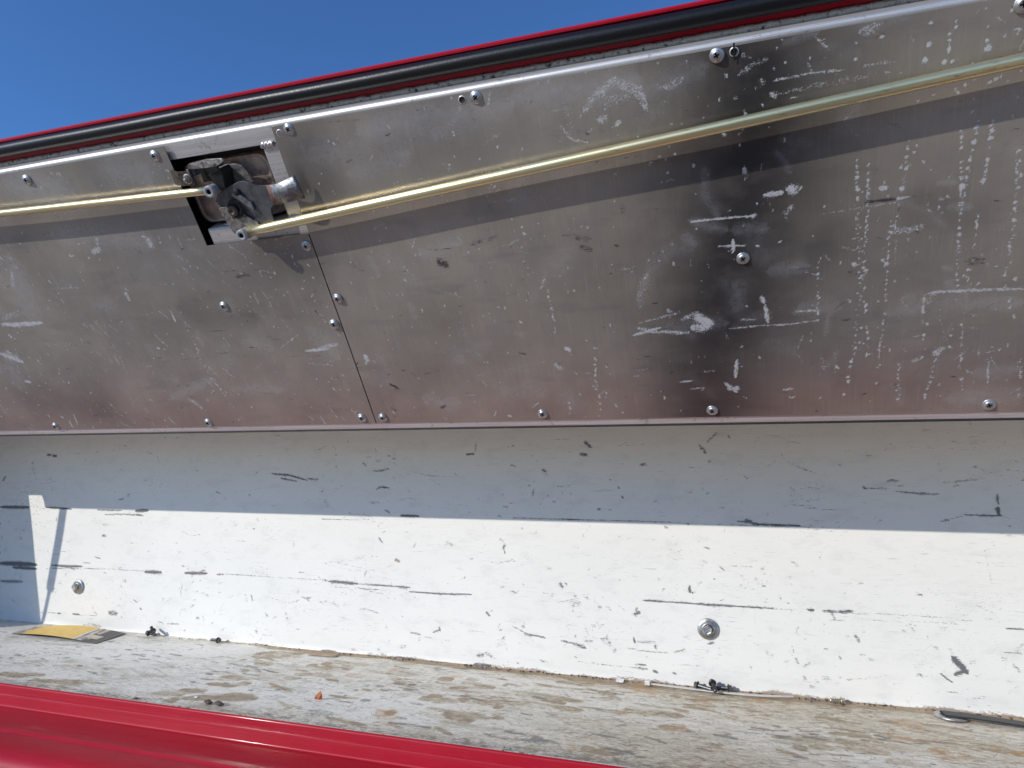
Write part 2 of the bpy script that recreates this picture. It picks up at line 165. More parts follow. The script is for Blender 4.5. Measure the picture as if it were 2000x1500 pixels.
('w',0.0005,0.69,0.0898,0.1603,0.0899,0.1601),('w',0.0006,0.67,0.0914,0.156,0.0914,0.1555),('w',0.0006,0.74,0.0905,0.1537,0.0905,0.1535),('w',0.0006,0.69,0.0897,0.1522,0.0898,0.1515),
('w',0.0008,0.80,0.091,0.147,0.0911,0.1464),('w',0.0007,0.90,0.0903,0.1453,0.0903,0.1449),('w',0.0009,0.77,0.0915,0.143,0.0916,0.1424),('w',0.0008,0.61,0.0905,0.142,0.0905,0.1415),
('w',0.0010,0.65,0.0891,0.1394,0.0892,0.1387),('w',0.0007,0.68,0.0899,0.138,0.0899,0.1378),('w',0.0009,0.65,0.0899,0.1338,0.09,0.133),('w',0.0009,0.86,0.0915,0.1315,0.0916,0.131),
('w',0.0009,0.77,0.0911,0.1292,0.0912,0.129),('w',0.0008,0.75,0.0915,0.1184,0.0915,0.1177),('w',0.0010,0.85,0.0922,0.1136,0.0922,0.1132),('w',0.0006,0.60,0.0932,0.1093,0.0933,0.109),
('w',0.0006,0.66,0.0927,0.108,0.0928,0.1076),('w',0.0005,0.76,0.0945,0.0963,0.0946,0.0959),('w',0.0005,0.94,0.0942,0.094,0.0943,0.0938),('w',0.0009,0.72,0.0957,0.0889,0.0957,0.0887),
('w',0.0011,0.71,0.0961,0.0837,0.0961,0.0834),('w',0.0007,0.63,0.0959,0.0781,0.0959,0.0773),('w',0.0006,0.66,0.097,0.0756,0.097,0.0755),('w',0.0006,0.94,0.0961,0.07,0.0961,0.0694),
('w',0.0007,0.81,0.0957,0.0675,0.0958,0.0665),('w',0.0006,0.72,0.1146,0.2389,0.1147,0.2384),('w',0.0009,0.79,0.1146,0.237,0.1147,0.2363),('w',0.0006,0.66,0.1135,0.2293,0.1136,0.2287),
('w',0.0005,0.85,0.1138,0.2269,0.1139,0.2269),('w',0.0008,0.63,0.1146,0.2249,0.1147,0.2247),('w',0.0007,0.91,0.115,0.2232,0.115,0.2227),('w',0.0007,0.64,0.1129,0.2152,0.1129,0.215),
('w',0.0008,0.80,0.1137,0.2129,0.1137,0.2128),('w',0.0007,0.75,0.1131,0.2092,0.1132,0.2086),('w',0.0005,0.63,0.1123,0.2063,0.1124,0.2056),('w',0.0009,0.63,0.1121,0.2017,0.1122,0.2013),
('w',0.0009,0.72,0.1111,0.1971,0.1112,0.1965),('w',0.0009,0.67,0.1103,0.1913,0.1104,0.1908),('w',0.0007,0.63,0.1113,0.1889,0.1113,0.1885),('w',0.0008,0.81,0.1109,0.1876,0.111,0.1874),
('w',0.0006,0.66,0.11,0.1839,0.11,0.1831),('w',0.0010,0.81,0.1095,0.1808,0.1096,0.18),('w',0.0010,0.77,0.1103,0.1796,0.1104,0.179),('w',0.0006,0.93,0.1076,0.1748,0.1076,0.1746),
('w',0.0005,0.86,0.1065,0.1721,0.1066,0.1718),('w',0.0006,0.64,0.106,0.165,0.106,0.1647),('w',0.0010,0.73,0.1068,0.1566,0.1068,0.1564),('w',0.0008,0.73,0.1045,0.153,0.1046,0.1522),
('w',0.0006,0.88,0.1044,0.1479,0.1044,0.1478),('w',0.0005,0.62,0.1472,0.2442,0.1473,0.244),('w',0.0009,0.61,0.1486,0.2424,0.1487,0.2421),('w',0.0006,0.69,0.1483,0.2342,0.1484,0.2337),
('w',0.0006,0.65,0.15,0.224,0.1501,0.2235),('w',0.0009,0.79,0.1488,0.2227,0.1489,0.2224),('w',0.0008,0.93,0.1503,0.2163,0.1504,0.2157),('w',0.0007,0.66,0.1496,0.2155,0.1496,0.2153),
('w',0.0006,0.76,0.1496,0.2125,0.1497,0.2119),('w',0.0005,0.71,0.1502,0.2107,0.1502,0.2103),('w',0.0005,0.80,0.1512,0.2071,0.1513,0.2066),('w',0.0008,0.92,0.1503,0.2063,0.1504,0.2062),
('w',0.0009,0.83,0.1497,0.2044,0.1497,0.2042),('w',0.0006,0.89,0.1508,0.2027,0.1508,0.2024),('w',0.0006,0.65,0.151,0.1975,0.151,0.1972),('w',0.0006,0.67,0.1517,0.1971,0.1517,0.197),
('w',0.0009,0.60,0.1518,0.194,0.1519,0.1937),('w',0.0006,0.77,0.1508,0.1935,0.1509,0.1932),('w',0.0005,0.92,0.1517,0.1915,0.1517,0.1912),('w',0.0008,0.65,0.1531,0.1881,0.1531,0.188),
('w',0.0009,0.62,0.1522,0.1873,0.1523,0.1865),('w',0.0005,0.74,0.1529,0.1849,0.153,0.1841),('w',0.0010,0.94,0.1531,0.1736,0.1532,0.1734),('w',0.0008,0.71,0.1541,0.1687,0.1542,0.1686),
('w',0.0007,0.75,0.1527,0.1643,0.1528,0.1638),('w',0.0008,0.93,0.153,0.1634,0.1531,0.1627),('w',0.0006,0.62,0.1538,0.1579,0.1539,0.1571),('w',0.0005,0.90,0.1542,0.1553,0.1543,0.1546),
('w',0.0005,0.79,0.1531,0.1522,0.1531,0.1517),('w',0.0007,0.73,0.1541,0.1486,0.1542,0.1483),('w',0.0009,0.70,0.1557,0.1429,0.1559,0.1421),('w',0.0007,0.83,0.1548,0.1372,0.1549,0.1369),
('w',0.0010,0.95,0.1547,0.1357,0.1548,0.1352),('w',0.0007,0.90,0.1558,0.1321,0.1559,0.1315),('w',0.0006,0.79,0.1566,0.1271,0.1568,0.1263),('w',0.0007,0.71,0.1565,0.122,0.1565,0.1215),
('w',0.0006,0.73,0.1569,0.115,0.1569,0.1145),('w',0.0007,0.86,0.1558,0.2474,0.1559,0.2468),('w',0.0005,0.91,0.1552,0.2458,0.1552,0.2455),('w',0.0006,0.67,0.1561,0.244,0.1562,0.2434),
('w',0.0004,0.89,0.1562,0.2437,0.1563,0.2434),('w',0.0007,0.83,0.1555,0.2379,0.1556,0.2376),('w',0.0008,0.95,0.1557,0.2339,0.1557,0.2338),('w',0.0009,0.89,0.1553,0.2309,0.1554,0.2306),
('w',0.0005,0.82,0.155,0.2266,0.155,0.2265),('w',0.0007,0.63,0.1552,0.2254,0.1553,0.2252),('w',0.0009,0.83,0.1542,0.2231,0.1543,0.2227),('w',0.0007,0.82,0.1543,0.219,0.1544,0.2187),
('w',0.0005,0.62,0.1548,0.2157,0.1549,0.2154),('w',0.0009,0.93,0.1534,0.2116,0.1535,0.2115),('w',0.0005,0.77,0.1541,0.2094,0.1541,0.209),('w',0.0005,0.74,0.1542,0.2067,0.1543,0.2063),
('w',0.0007,0.80,0.1539,0.2002,0.1539,0.1999),('w',0.0008,0.81,0.1537,0.1985,0.1538,0.1983),('w',0.0008,0.75,0.1527,0.1964,0.1528,0.1963),('w',0.0007,0.80,0.1531,0.1936,0.1532,0.1933),
('w',0.0010,0.72,0.1534,0.192,0.1535,0.1912),('w',0.0008,0.72,0.1659,0.2472,0.166,0.2467),('w',0.0007,0.79,0.164,0.2459,0.1641,0.2453),('w',0.0008,0.67,0.1649,0.2416,0.1649,0.2414),
('w',0.0009,0.79,0.1647,0.2399,0.1648,0.2392),('w',0.0006,0.60,0.1661,0.2377,0.1662,0.2371),('w',0.0005,0.84,0.1645,0.2368,0.1645,0.2364),('w',0.0008,0.66,0.1653,0.2315,0.1653,0.2312),
('w',0.0005,0.78,0.1658,0.2265,0.1658,0.2264),('w',0.0009,0.78,0.1655,0.2215,0.1655,0.2212),('w',0.0007,0.69,0.1656,0.2157,0.1657,0.215),('w',0.0005,0.68,0.1647,0.2115,0.1648,0.2108),
('w',0.0008,0.86,0.1649,0.2092,0.165,0.209),('w',0.0006,0.87,0.1645,0.207,0.1645,0.2068),('w',0.0009,0.86,0.1641,0.2065,0.1642,0.2061),('w',0.0009,0.69,0.1636,0.1836,0.1637,0.1831),
('w',0.0008,0.67,0.164,0.1817,0.1641,0.181),('w',0.0009,0.85,0.1638,0.1786,0.1639,0.1783),('w',0.0005,0.94,0.164,0.1751,0.1641,0.1745),('w',0.0005,0.79,0.1635,0.1732,0.1636,0.1726),
('w',0.0009,0.65,0.1642,0.1723,0.1642,0.1722),('w',0.0007,0.95,0.1643,0.1678,0.1644,0.1673),('w',0.0005,0.61,0.1635,0.1647,0.1636,0.1642),('w',0.0009,0.74,0.1645,0.1604,0.1646,0.1597),
('w',0.0009,0.72,0.1638,0.1559,0.1639,0.1557),('w',0.0008,0.70,0.1643,0.1472,0.1643,0.1471),('w',0.0008,0.86,0.1637,0.1395,0.1638,0.139),('w',0.0005,0.92,0.1629,0.1306,0.1629,0.1301),
('w',0.0006,0.73,0.1651,0.1284,0.1652,0.1275),('w',0.0005,0.92,0.184,0.2269,0.1841,0.2266),('w',0.0009,0.62,0.1826,0.2244,0.1827,0.2239),('w',0.0006,0.65,0.1823,0.2204,0.1824,0.2199),
('w',0.0005,0.86,0.1839,0.2171,0.1839,0.2167),('w',0.0007,0.63,0.1837,0.2145,0.1838,0.214),('w',0.0008,0.92,0.1842,0.2118,0.1843,0.2114),('w',0.0006,0.76,0.1841,0.2107,0.1842,0.2103),
('w',0.0006,0.83,0.1842,0.2058,0.1843,0.2053),('w',0.0005,0.72,0.1848,0.2035,0.1849,0.2034),('w',0.0005,0.66,0.1852,0.1995,0.1852,0.1991),('w',0.0006,0.75,0.1858,0.1959,0.1858,0.1958),
('w',0.0006,0.68,0.1851,0.1937,0.1852,0.1935),('w',0.0008,0.64,0.1866,0.19,0.1867,0.1894),('w',0.0005,0.74,0.1856,0.1887,0.1857,0.1882),('w',0.0005,0.91,0.1864,0.1857,0.1865,0.1851),
('w',0.0009,0.64,0.1871,0.1836,0.1872,0.1831),('w',0.0009,0.92,0.1873,0.183,0.1874,0.1827),('w',0.0009,0.69,0.1869,0.1771,0.187,0.177),('w',0.0006,0.94,0.1878,0.1752,0.1879,0.175),
('w',0.0006,0.92,0.1878,0.1715,0.1879,0.1712),('w',0.0007,0.78,0.1887,0.1649,0.1888,0.1646),('w',0.0005,0.69,0.1875,0.1623,0.1876,0.1621),('w',0.0009,0.80,0.1865,0.1585,0.1865,0.1584),
('w',0.0006,0.92,0.1871,0.1537,0.1871,0.1534),('w',0.0009,0.74,0.1886,0.1519,0.1887,0.1515),('w',0.0008,0.61,0.1873,0.149,0.1874,0.1483),('w',0.0006,0.70,0.1874,0.137,0.1875,0.1366),
('w',0.0005,0.66,0.1872,0.1349,0.1873,0.1342),('w',0.0007,0.90,0.1865,0.133,0.1866,0.1326),('w',0.0007,0.85,0.1888,0.1241,0.1888,0.1239),('w',0.0009,0.66,0.1898,0.1227,0.1899,0.122),
('w',0.0010,0.62,0.1929,0.1144,0.193,0.114),('w',0.0009,0.88,0.1924,0.1109,0.1925,0.1101),('w',0.0010,0.63,0.1941,0.1077,0.1941,0.1076),('w',0.0008,0.61,0.1945,0.1068,0.1945,0.1065),
('w',0.0006,0.85,0.1938,0.1052,0.1939,0.1045),('w',0.0009,0.60,0.1961,0.1012,0.1962,0.101),('w',0.0005,0.90,0.1972,0.0985,0.1973,0.098),('w',0.0006,0.86,0.1982,0.0969,0.1984,0.0961),
('w',0.0010,0.75,0.1628,0.0935,0.1629,0.0931),('w',0.0007,0.72,0.1634,0.0902,0.1635,0.0894),('w',0.0009,0.81,0.1644,0.0887,0.1644,0.0883),('w',0.0006,0.64,0.164,0.0861,0.1641,0.0857),
('w',0.0008,0.83,0.1644,0.084,0.1645,0.0833),('w',0.0008,0.77,0.1636,0.0814,0.1637,0.0806),('w',0.0008,0.76,0.1644,0.0771,0.1645,0.0764),('w',0.0005,0.66,0.165,0.0669,0.165,0.0667),
('w',0.0009,0.88,0.1649,0.0648,0.165,0.0641),('w',0.0010,0.71,0.1657,0.0585,0.1658,0.0581),('w',0.0008,0.72,0.1651,0.0548,0.1651,0.0547),('w',0.0008,0.72,0.1664,0.0528,0.1665,0.0527),
('w',0.0009,0.62,0.1674,0.0424,0.1675,0.0416),('w',0.0007,0.69,0.1689,0.0384,0.169,0.0375),('w',0.0009,0.62,0.169,0.0348,0.1691,0.0338),('w',0.0009,0.82,0.1697,0.0313,0.1699,0.0303),
('w',0.0010,0.87,0.1477,0.0618,0.1478,0.0611),('w',0.0007,0.73,0.1468,0.0595,0.1469,0.059),('w',0.0009,0.72,0.1468,0.055,0.1469,0.0544),('w',0.0007,0.72,0.1452,0.0527,0.1453,0.0521),
('w',0.0006,0.80,0.1458,0.0498,0.1459,0.0492),('w',0.0009,0.90,0.1451,0.0451,0.1452,0.0442),('w',0.0008,0.67,0.1461,0.0401,0.1462,0.0394),('w',0.0010,0.72,0.1445,0.0358,0.1446,0.0354),
('w',0.0008,0.83,0.1437,0.033,0.1437,0.0325),('w',0.0010,0.70,0.1441,0.0273,0.1441,0.027),('w',0.0010,0.78,0.143,0.0249,0.1431,0.0244),('w',0.0009,0.86,0.1427,0.0233,0.1428,0.0222),
('w',0.0010,0.61,0.1206,0.0586,0.1207,0.0578),('w',0.0007,0.82,0.1204,0.057,0.1205,0.0568),('w',0.0008,0.86,0.1222,0.0553,0.1222,0.0548),('w',0.0010,0.87,0.1208,0.0531,0.1208,0.0523),
('w',0.0006,0.75,0.1207,0.0484,0.1208,0.0475),('w',0.0010,0.72,0.1211,0.0451,0.1212,0.0441),('w',0.0006,0.79,0.1216,0.038,0.1217,0.0371),('w',0.0010,0.89,0.1228,0.0347,0.1229,0.034),
('w',0.0011,0.60,0.1201,0.0322,0.1202,0.0319),('w',0.0006,0.87,0.123,0.0272,0.123,0.0269),('w',0.0007,0.87,0.1229,0.0239,0.123,0.0234),('w',0.0008,0.89,-0.1337,0.0885,-0.1337,0.0882),
('w',0.0010,0.70,-0.1341,0.077,-0.1342,0.076),('w',0.0011,0.72,-0.1348,0.0707,-0.1348,0.0705),('w',0.0012,0.90,-0.1348,0.0665,-0.1349,0.0655),('w',0.0011,0.80,-0.1358,0.0609,-0.1358,0.0604),
('w',0.0011,0.91,-0.1366,0.0511,-0.1366,0.0508),('w',0.0008,0.64,-0.138,0.0457,-0.1381,0.0448),('w',0.0007,0.68,-0.1387,0.0433,-0.1387,0.0427),('w',0.0012,0.61,-0.1372,0.0423,-0.1374,0.0412),
('w',0.0011,0.70,-0.1371,0.034,-0.1372,0.033),('w',0.0006,0.93,-0.1384,0.0286,-0.1384,0.0282),('w',0.0012,0.85,-0.1395,0.0119,-0.1395,0.0114),('w',0.0009,0.71,0.1841,0.0596,0.1842,0.059),
('w',0.0009,0.67,0.1856,0.0561,0.1857,0.0554),('w',0.0011,0.81,0.1859,0.0542,0.186,0.0533),('w',0.0008,0.80,0.1857,0.0509,0.1858,0.0504),('w',0.0010,0.88,0.1858,0.0481,0.1859,0.0479),
('w',0.0006,0.94,0.1864,0.0463,0.1865,0.0459),('w',0.0007,0.75,0.1866,0.0439,0.1867,0.0433),('w',0.0009,0.81,0.187,0.0416,0.1872,0.0409),('w',0.0011,0.81,0.1866,0.0403,0.1867,0.0399),
('w',0.0009,0.90,0.1875,0.0377,0.1875,0.0375),('w',0.0005,0.86,0.1346,0.3095,0.1347,0.3092),('w',0.0004,0.77,0.1335,0.3076,0.1336,0.3073),('w',0.0008,0.87,0.1336,0.3056,0.1337,0.3054),
('w',0.0007,0.66,0.1341,0.3024,0.1342,0.3021),('w',0.0007,0.93,0.1341,0.3009,0.1342,0.3004),('w',0.0007,0.81,0.1337,0.299,0.1338,0.2986),('w',0.0007,0.94,0.1346,0.2979,0.1346,0.2978),
('w',0.0005,0.82,0.2079,0.0586,0.208,0.0585),('w',0.0010,0.91,0.2072,0.0558,0.2073,0.0555),('w',0.0010,0.69,0.2087,0.049,0.2088,0.0486),('w',0.0010,0.72,0.2091,0.0434,0.2092,0.0429),
('w',0.0007,0.91,0.2097,0.0413,0.2098,0.0405),('w',0.0007,0.66,0.2111,0.031,0.2111,0.0307),('w',0.0008,0.78,0.2095,0.0293,0.2096,0.0288),('w',0.0008,0.69,0.2106,0.0223,0.2107,0.0214),
('w',0.0011,0.65,0.2113,0.0149,0.2114,0.0145),('w',0.0011,0.63,-0.4157,0.2156,-0.416,0.2147),('w',0.0012,0.72,-0.4135,0.2076,-0.4136,0.2072),('w',0.0013,0.90,-0.414,0.2064,-0.4143,0.2055),
('w',0.0009,0.80,-0.4145,0.2046,-0.4146,0.2041),('w',0.0007,0.94,-0.4144,0.199,-0.4146,0.1985),('w',0.0012,0.70,-0.4125,0.1964,-0.4128,0.1954),('w',0.0009,0.65,-0.4117,0.1917,-0.4118,0.1914),
('w',0.0008,0.71,-0.4126,0.1887,-0.4129,0.1878),('w',0.0008,0.95,-0.411,0.1803,-0.4111,0.1801),('w',0.0007,0.61,-0.4099,0.1706,-0.4102,0.1698),('w',0.0010,0.90,-0.4073,0.1654,-0.4075,0.1649),
('w',0.0009,0.78,-0.4074,0.1587,-0.4075,0.1583),('w',0.0013,0.72,-0.4076,0.1572,-0.4077,0.1569),('w',0.0013,0.87,-0.4086,0.1461,-0.4087,0.1457),('w',0.0009,0.67,-0.4049,0.1408,-0.405,0.1404),
('w',0.0011,0.84,-0.4062,0.1372,-0.4062,0.137),('w',0.0009,0.94,-0.4046,0.1347,-0.4049,0.1338),('w',0.0009,0.89,-0.5744,0.1579,-0.5747,0.1573),('w',0.0012,0.65,-0.5768,0.1416,-0.5769,0.1413),
('w',0.0012,0.89,-0.577,0.1356,-0.5772,0.1351),('w',0.0010,0.82,-0.576,0.1319,-0.576,0.1317),('w',0.0013,0.72,-0.5759,0.1282,-0.5761,0.1278),('w',0.0010,0.71,-0.5759,0.1226,-0.576,0.1222),
('w',0.0009,0.94,-0.5756,0.1189,-0.5761,0.1178),('w',0.0008,0.91,-0.5764,0.1137,-0.5769,0.1125),('w',0.0012,0.83,-0.576,0.1098,-0.5765,0.1087),('w',0.0008,0.79,-0.5777,0.1079,-0.578,0.107),
('w',0.0012,0.67,-0.5785,0.1001,-0.579,0.099),('w',0.0009,0.67,-0.5796,0.0947,-0.5799,0.0938),('w',0.0010,0.75,-0.5766,0.0912,-0.5771,0.0902),('w',0.0009,0.76,-0.5773,0.0889,-0.5773,0.0887),
('w',0.0010,0.79,-0.5761,0.0841,-0.5764,0.0833),('w',0.0013,0.60,-0.5759,0.0808,-0.5764,0.0797),('w',0.0012,0.71,-0.5755,0.0754,-0.576,0.0743),('w',0.0013,0.93,-0.5759,0.073,-0.5761,0.0726),
('w',0.0015,0.69,-0.5714,0.0652,-0.5719,0.0641),('w',0.0011,0.64,-0.5702,0.0609,-0.5706,0.0599),('w',0.0009,0.95,-0.5705,0.0587,-0.571,0.0577),('w',0.0008,0.74,-0.5697,0.0546,-0.5703,0.0533),
('w',0.0013,0.92,-0.5682,0.051,-0.5684,0.0504),('w',0.0009,0.63,-0.5672,0.0389,-0.5674,0.0384),('w',0.0009,0.63,-0.5642,0.0351,-0.5647,0.0338),('w',0.0014,0.60,-0.5638,0.032,-0.5644,0.0307),
('w',0.0007,0.69,-0.1667,0.1497,-0.1668,0.1489),('w',0.0008,0.80,-0.1674,0.1478,-0.1674,0.1474),('w',0.0008,0.90,-0.1677,0.1436,-0.1678,0.1426),('w',0.0006,0.87,-0.1678,0.1431,-0.1679,0.1422),
('w',0.0009,0.95,-0.1672,0.1393,-0.1672,0.139),('w',0.0010,0.72,-0.167,0.1358,-0.167,0.1354),('w',0.0010,0.88,-0.1663,0.133,-0.1664,0.1325),('w',0.0007,0.60,-0.1674,0.1319,-0.1675,0.1311),
('w',0.0007,0.86,-0.1663,0.1301,-0.1663,0.1297),('w',0.0008,0.90,-0.1667,0.1261,-0.1667,0.1256),('w',0.0012,0.86,-0.1674,0.1233,-0.1675,0.1226),('w',0.0008,0.63,-0.1668,0.1207,-0.1668,0.1201),
('w',0.0012,0.87,-0.1663,0.1194,-0.1663,0.119),('w',0.0011,0.80,-0.1672,0.1118,-0.1673,0.1111),('w',0.0012,0.93,-0.1671,0.0235,-0.1671,0.0228),('w',0.0013,0.82,-0.1688,0.0156,-0.1688,0.0147),
('w',0.0006,0.78,0.0586,0.1591,0.0587,0.1583),('w',0.0009,0.89,0.0568,0.1514,0.0568,0.1507),('w',0.0010,0.81,0.057,0.1459,0.057,0.1452),('w',0.0007,0.93,0.0562,0.1453,0.0563,0.145),
('w',0.0008,0.78,0.0569,0.1413,0.0569,0.1411),('w',0.0005,0.82,0.0563,0.1354,0.0563,0.1352),('w',0.0010,0.75,0.0578,0.1293,0.0578,0.1289),('w',0.0008,0.82,0.0569,0.1267,0.057,0.1258),
('w',0.0010,0.73,0.0557,0.125,0.0557,0.1248),('w',0.0010,0.69,0.0575,0.1199,0.0575,0.1193),('w',0.0007,0.79,0.0562,0.1176,0.0563,0.117),('w',0.0006,0.78,0.057,0.1151,0.057,0.1145),
('w',0.0008,0.67,0.0572,0.1112,0.0573,0.1107),('w',0.0010,0.95,0.0577,0.1101,0.0578,0.1092),('w',0.0010,0.78,0.1064,0.1664,0.1064,0.166),('w',0.0009,0.92,0.1065,0.1603,0.1065,0.1597),
('w',0.0007,0.79,0.1071,0.1435,0.1071,0.1427),('w',0.0010,0.72,0.1064,0.1398,0.1065,0.1397),('w',0.0006,0.82,0.1068,0.1362,0.1069,0.136),('w',0.0007,0.86,0.1069,0.1331,0.107,0.1323),
('w',0.0008,0.86,0.1066,0.1283,0.1067,0.1277),('w',0.0008,0.91,0.107,0.1239,0.107,0.1236),('w',0.0009,0.64,0.1072,0.122,0.1072,0.1214),('w',0.0010,0.94,0.1073,0.1194,0.1074,0.1191),
('w',0.0010,0.68,0.1074,0.1176,0.1075,0.1173),('w',0.0009,0.93,0.1074,0.1064,0.1075,0.1056),('w',0.0006,0.87,0.1071,0.1009,0.1071,0.1003),('w',0.0010,0.91,0.1064,0.0979,0.1065,0.0969),
('w',0.0006,0.68,0.1072,0.0914,0.1072,0.0913),('w',0.0010,0.94,0.1071,0.0871,0.1071,0.0869),('w',0.0006,0.75,0.1059,0.084,0.106,0.0836),('w',0.0007,0.66,0.1056,0.0799,0.1057,0.0793),
('w',0.0010,0.75,0.1051,0.0774,0.1052,0.0766),('w',0.0006,0.73,0.1048,0.0758,0.1049,0.075),('w',0.0009,0.76,0.1055,0.0734,0.1055,0.0726),('w',0.0011,0.66,0.1055,0.0715,0.1056,0.0706),
('w',0.0011,0.86,0.1053,0.0687,0.1054,0.0677),('w',0.0010,0.72,0.1056,0.0658,0.1057,0.0654),('k',0.0027,0.85,0.0887,0.2005,0.099,0.2009),('k',0.0030,0.90,0.0962,0.2012,0.1099,0.2011),
('k',0.0084,0.80,-0.263,0.1861,-0.2587,0.1831),('k',0.0014,0.60,-0.2718,0.199,-0.2548,0.1978,-0.2396,0.1987),('k',0.0059,0.50,-0.2269,0.2003,-0.2191,0.2024),
('k',0.0054,0.50,-0.2144,0.2019,-0.2028,0.2064),('k',0.0061,0.55,-0.1328,0.1962,-0.1234,0.1943),('k',0.0061,0.60,-0.1306,0.1876,-0.123,0.1841),('k',0.0009,0.60,-0.1522,0.1992,-0.1342,0.1991),
('k',0.0022,0.85,-0.1017,0.1861,-0.0996,0.1849),('k',0.0050,0.50,-0.0915,0.2201,-0.0918,0.2141),('k',0.0013,0.50,-0.1642,0.2032,-0.1654,0.1968),('k',0.0034,0.45,-0.352,0.1945,-0.3516,0.1893),
('k',0.0020,0.70,-0.3861,0.1967,-0.3835,0.196),('k',0.0012,0.70,-0.3484,0.1858,-0.3425,0.1853),('k',0.0014,0.60,-0.3068,0.1794,-0.3003,0.1798),('k',0.0014,0.80,-0.2127,0.1813,-0.2113,0.1807),
('k',0.0014,0.60,-0.1846,0.1772,-0.1822,0.1769),('k',0.0019,0.45,-0.2174,0.1211,-0.2021,0.1211),('k',0.0017,0.90,-0.2069,0.0871,-0.2011,0.0851),('k',0.0032,0.95,-0.356,0.0577,-0.3511,0.0543,-0.3473,0.051),
('k',0.0044,0.60,-0.3627,0.0267,-0.3589,0.0253),('k',0.0043,0.65,-0.3041,0.0264,-0.3002,0.0282),('k',0.0019,0.45,-0.1198,0.1148,-0.1241,0.1035),('k',0.0015,0.60,-0.3119,0.1394,-0.3085,0.1414),
('k',0.0015,0.60,-0.3193,0.135,-0.3157,0.1358),('k',0.0012,0.50,-0.2595,0.1399,-0.2509,0.1408),('k',0.0016,0.55,-0.3144,0.0671,-0.3028,0.0697,-0.2893,0.0715),
('k',0.0036,0.35,-0.2706,0.0748,-0.266,0.0757),('k',0.0015,0.60,-0.1969,0.0939,-0.1939,0.0959),('k',0.0012,0.70,-0.2114,0.093,-0.2101,0.0918),('k',0.0014,0.60,-0.187,0.1473,-0.1872,0.1416),
('k',0.0014,0.80,-0.2241,0.1637,-0.2233,0.1627),('k',0.0024,0.50,-0.1707,0.0733,-0.1684,0.072),('k',0.0016,0.50,-0.3803,0.0574,-0.3771,0.056),('k',0.0016,0.50,-0.4765,0.1178,-0.4613,0.1175),
('k',0.0013,0.50,-0.2495,0.318,-0.2362,0.3196),('k',0.0022,0.45,-0.3474,0.3217,-0.3314,0.3211,-0.2969,0.3181),('k',0.0027,0.30,-0.2564,0.2325,-0.252,0.2343),
('k',0.0070,0.35,-0.2048,0.2334,-0.201,0.2275),('k',0.0036,0.40,-0.212,0.2121,-0.206,0.2133),('k',0.0025,0.30,-0.1246,0.2496,-0.1211,0.2509),('k',0.0013,0.50,-0.2245,0.2647,-0.2202,0.265),
('k',0.0015,0.50,-0.0433,0.319,-0.0418,0.3194),('k',0.0017,0.30,-0.2895,0.2841,-0.2786,0.2844,-0.2652,0.2839),('k',0.0062,0.60,-0.4875,0.1918,-0.475,0.1919),
('k',0.0051,0.60,-0.48,0.1945,-0.4691,0.1913),('k',0.0010,0.60,-0.5006,0.1987,-0.4847,0.1978),('k',0.0020,0.60,-0.4619,0.1962,-0.4547,0.1961),('k',0.0053,0.40,-0.5943,0.2368,-0.5923,0.2299,-0.5858,0.2236),
('k',0.0038,0.35,-0.5977,0.1946,-0.5899,0.1916),('k',0.0026,0.30,-0.5412,0.2024,-0.5315,0.1958),('k',0.0022,0.60,-0.5497,0.1324,-0.5386,0.133,-0.5279,0.1329),
('k',0.0048,0.50,-0.7235,0.1303,-0.7192,0.1273),('k',0.0025,0.50,-0.7793,0.0969,-0.7665,0.0977),('k',0.0034,0.45,-0.5557,0.1053,-0.5348,0.1061,-0.5111,0.0989),
('k',0.0008,0.50,-0.6301,0.0993,-0.5576,0.1015,-0.4917,0.0979,-0.4102,0.0947),('k',0.0022,0.50,-0.4742,0.0899,-0.4754,0.0823),('k',0.0023,0.40,-0.5882,0.0685,-0.5793,0.0647),
('k',0.0029,0.45,-0.5307,0.0559,-0.5187,0.0521,-0.5052,0.0516),('k',0.0032,0.40,-0.8765,0.112,-0.8575,0.1037),('k',0.0019,0.40,-0.8603,0.1365,-0.8429,0.1369),
('k',0.0015,0.60,-0.6383,0.1044,-0.6304,0.104),('k',0.0019,0.80,-0.507,0.1109,-0.5032,0.1106),('k',0.0016,0.80,-0.4971,0.1424,-0.4955,0.1417),('k',0.0017,0.50,-0.6192,0.1472,-0.6151,0.1444),
('k',0.0017,0.50,-0.6209,0.1416,-0.6199,0.1383),('k',0.0017,0.50,-0.6042,0.1637,-0.6022,0.1623),('k',0.0018,0.80,-0.4117,0.1469,-0.4094,0.145),('k',0.0010,0.50,-0.4089,0.1432,-0.4052,0.1371),
('k',0.0013,0.60,-0.4069,0.167,-0.4014,0.1687),('k',0.0013,0.60,-0.4036,0.1723,-0.4022,0.1699),('k',0.0022,0.30,-0.4479,0.0535,-0.4412,0.0492),('k',0.0015,0.45,-0.6271,0.3208,-0.6225,0.3187,-0.6102,0.3191),
('k',0.0025,0.30,-0.5912,0.2954,-0.587,0.2938),('k',0.0014,0.40,-0.6,0.1408,-0.6054,0.1283),('k',0.0011,0.40,-0.5831,0.1397,-0.5811,0.1236),('k',0.0029,0.30,0.0939,0.2513,0.0976,0.2554,0.1014,0.2566,0.1057,0.2546,0.1122,0.2487),
('k',0.0007,0.50,0.0899,0.2576,0.0906,0.2571),('k',0.0011,0.50,0.0908,0.2475,0.0915,0.247),('k',0.0017,0.60,-0.0425,0.199,-0.0345,0.1994),('k',0.0012,0.70,-0.0088,0.1999,0.0009,0.1992),
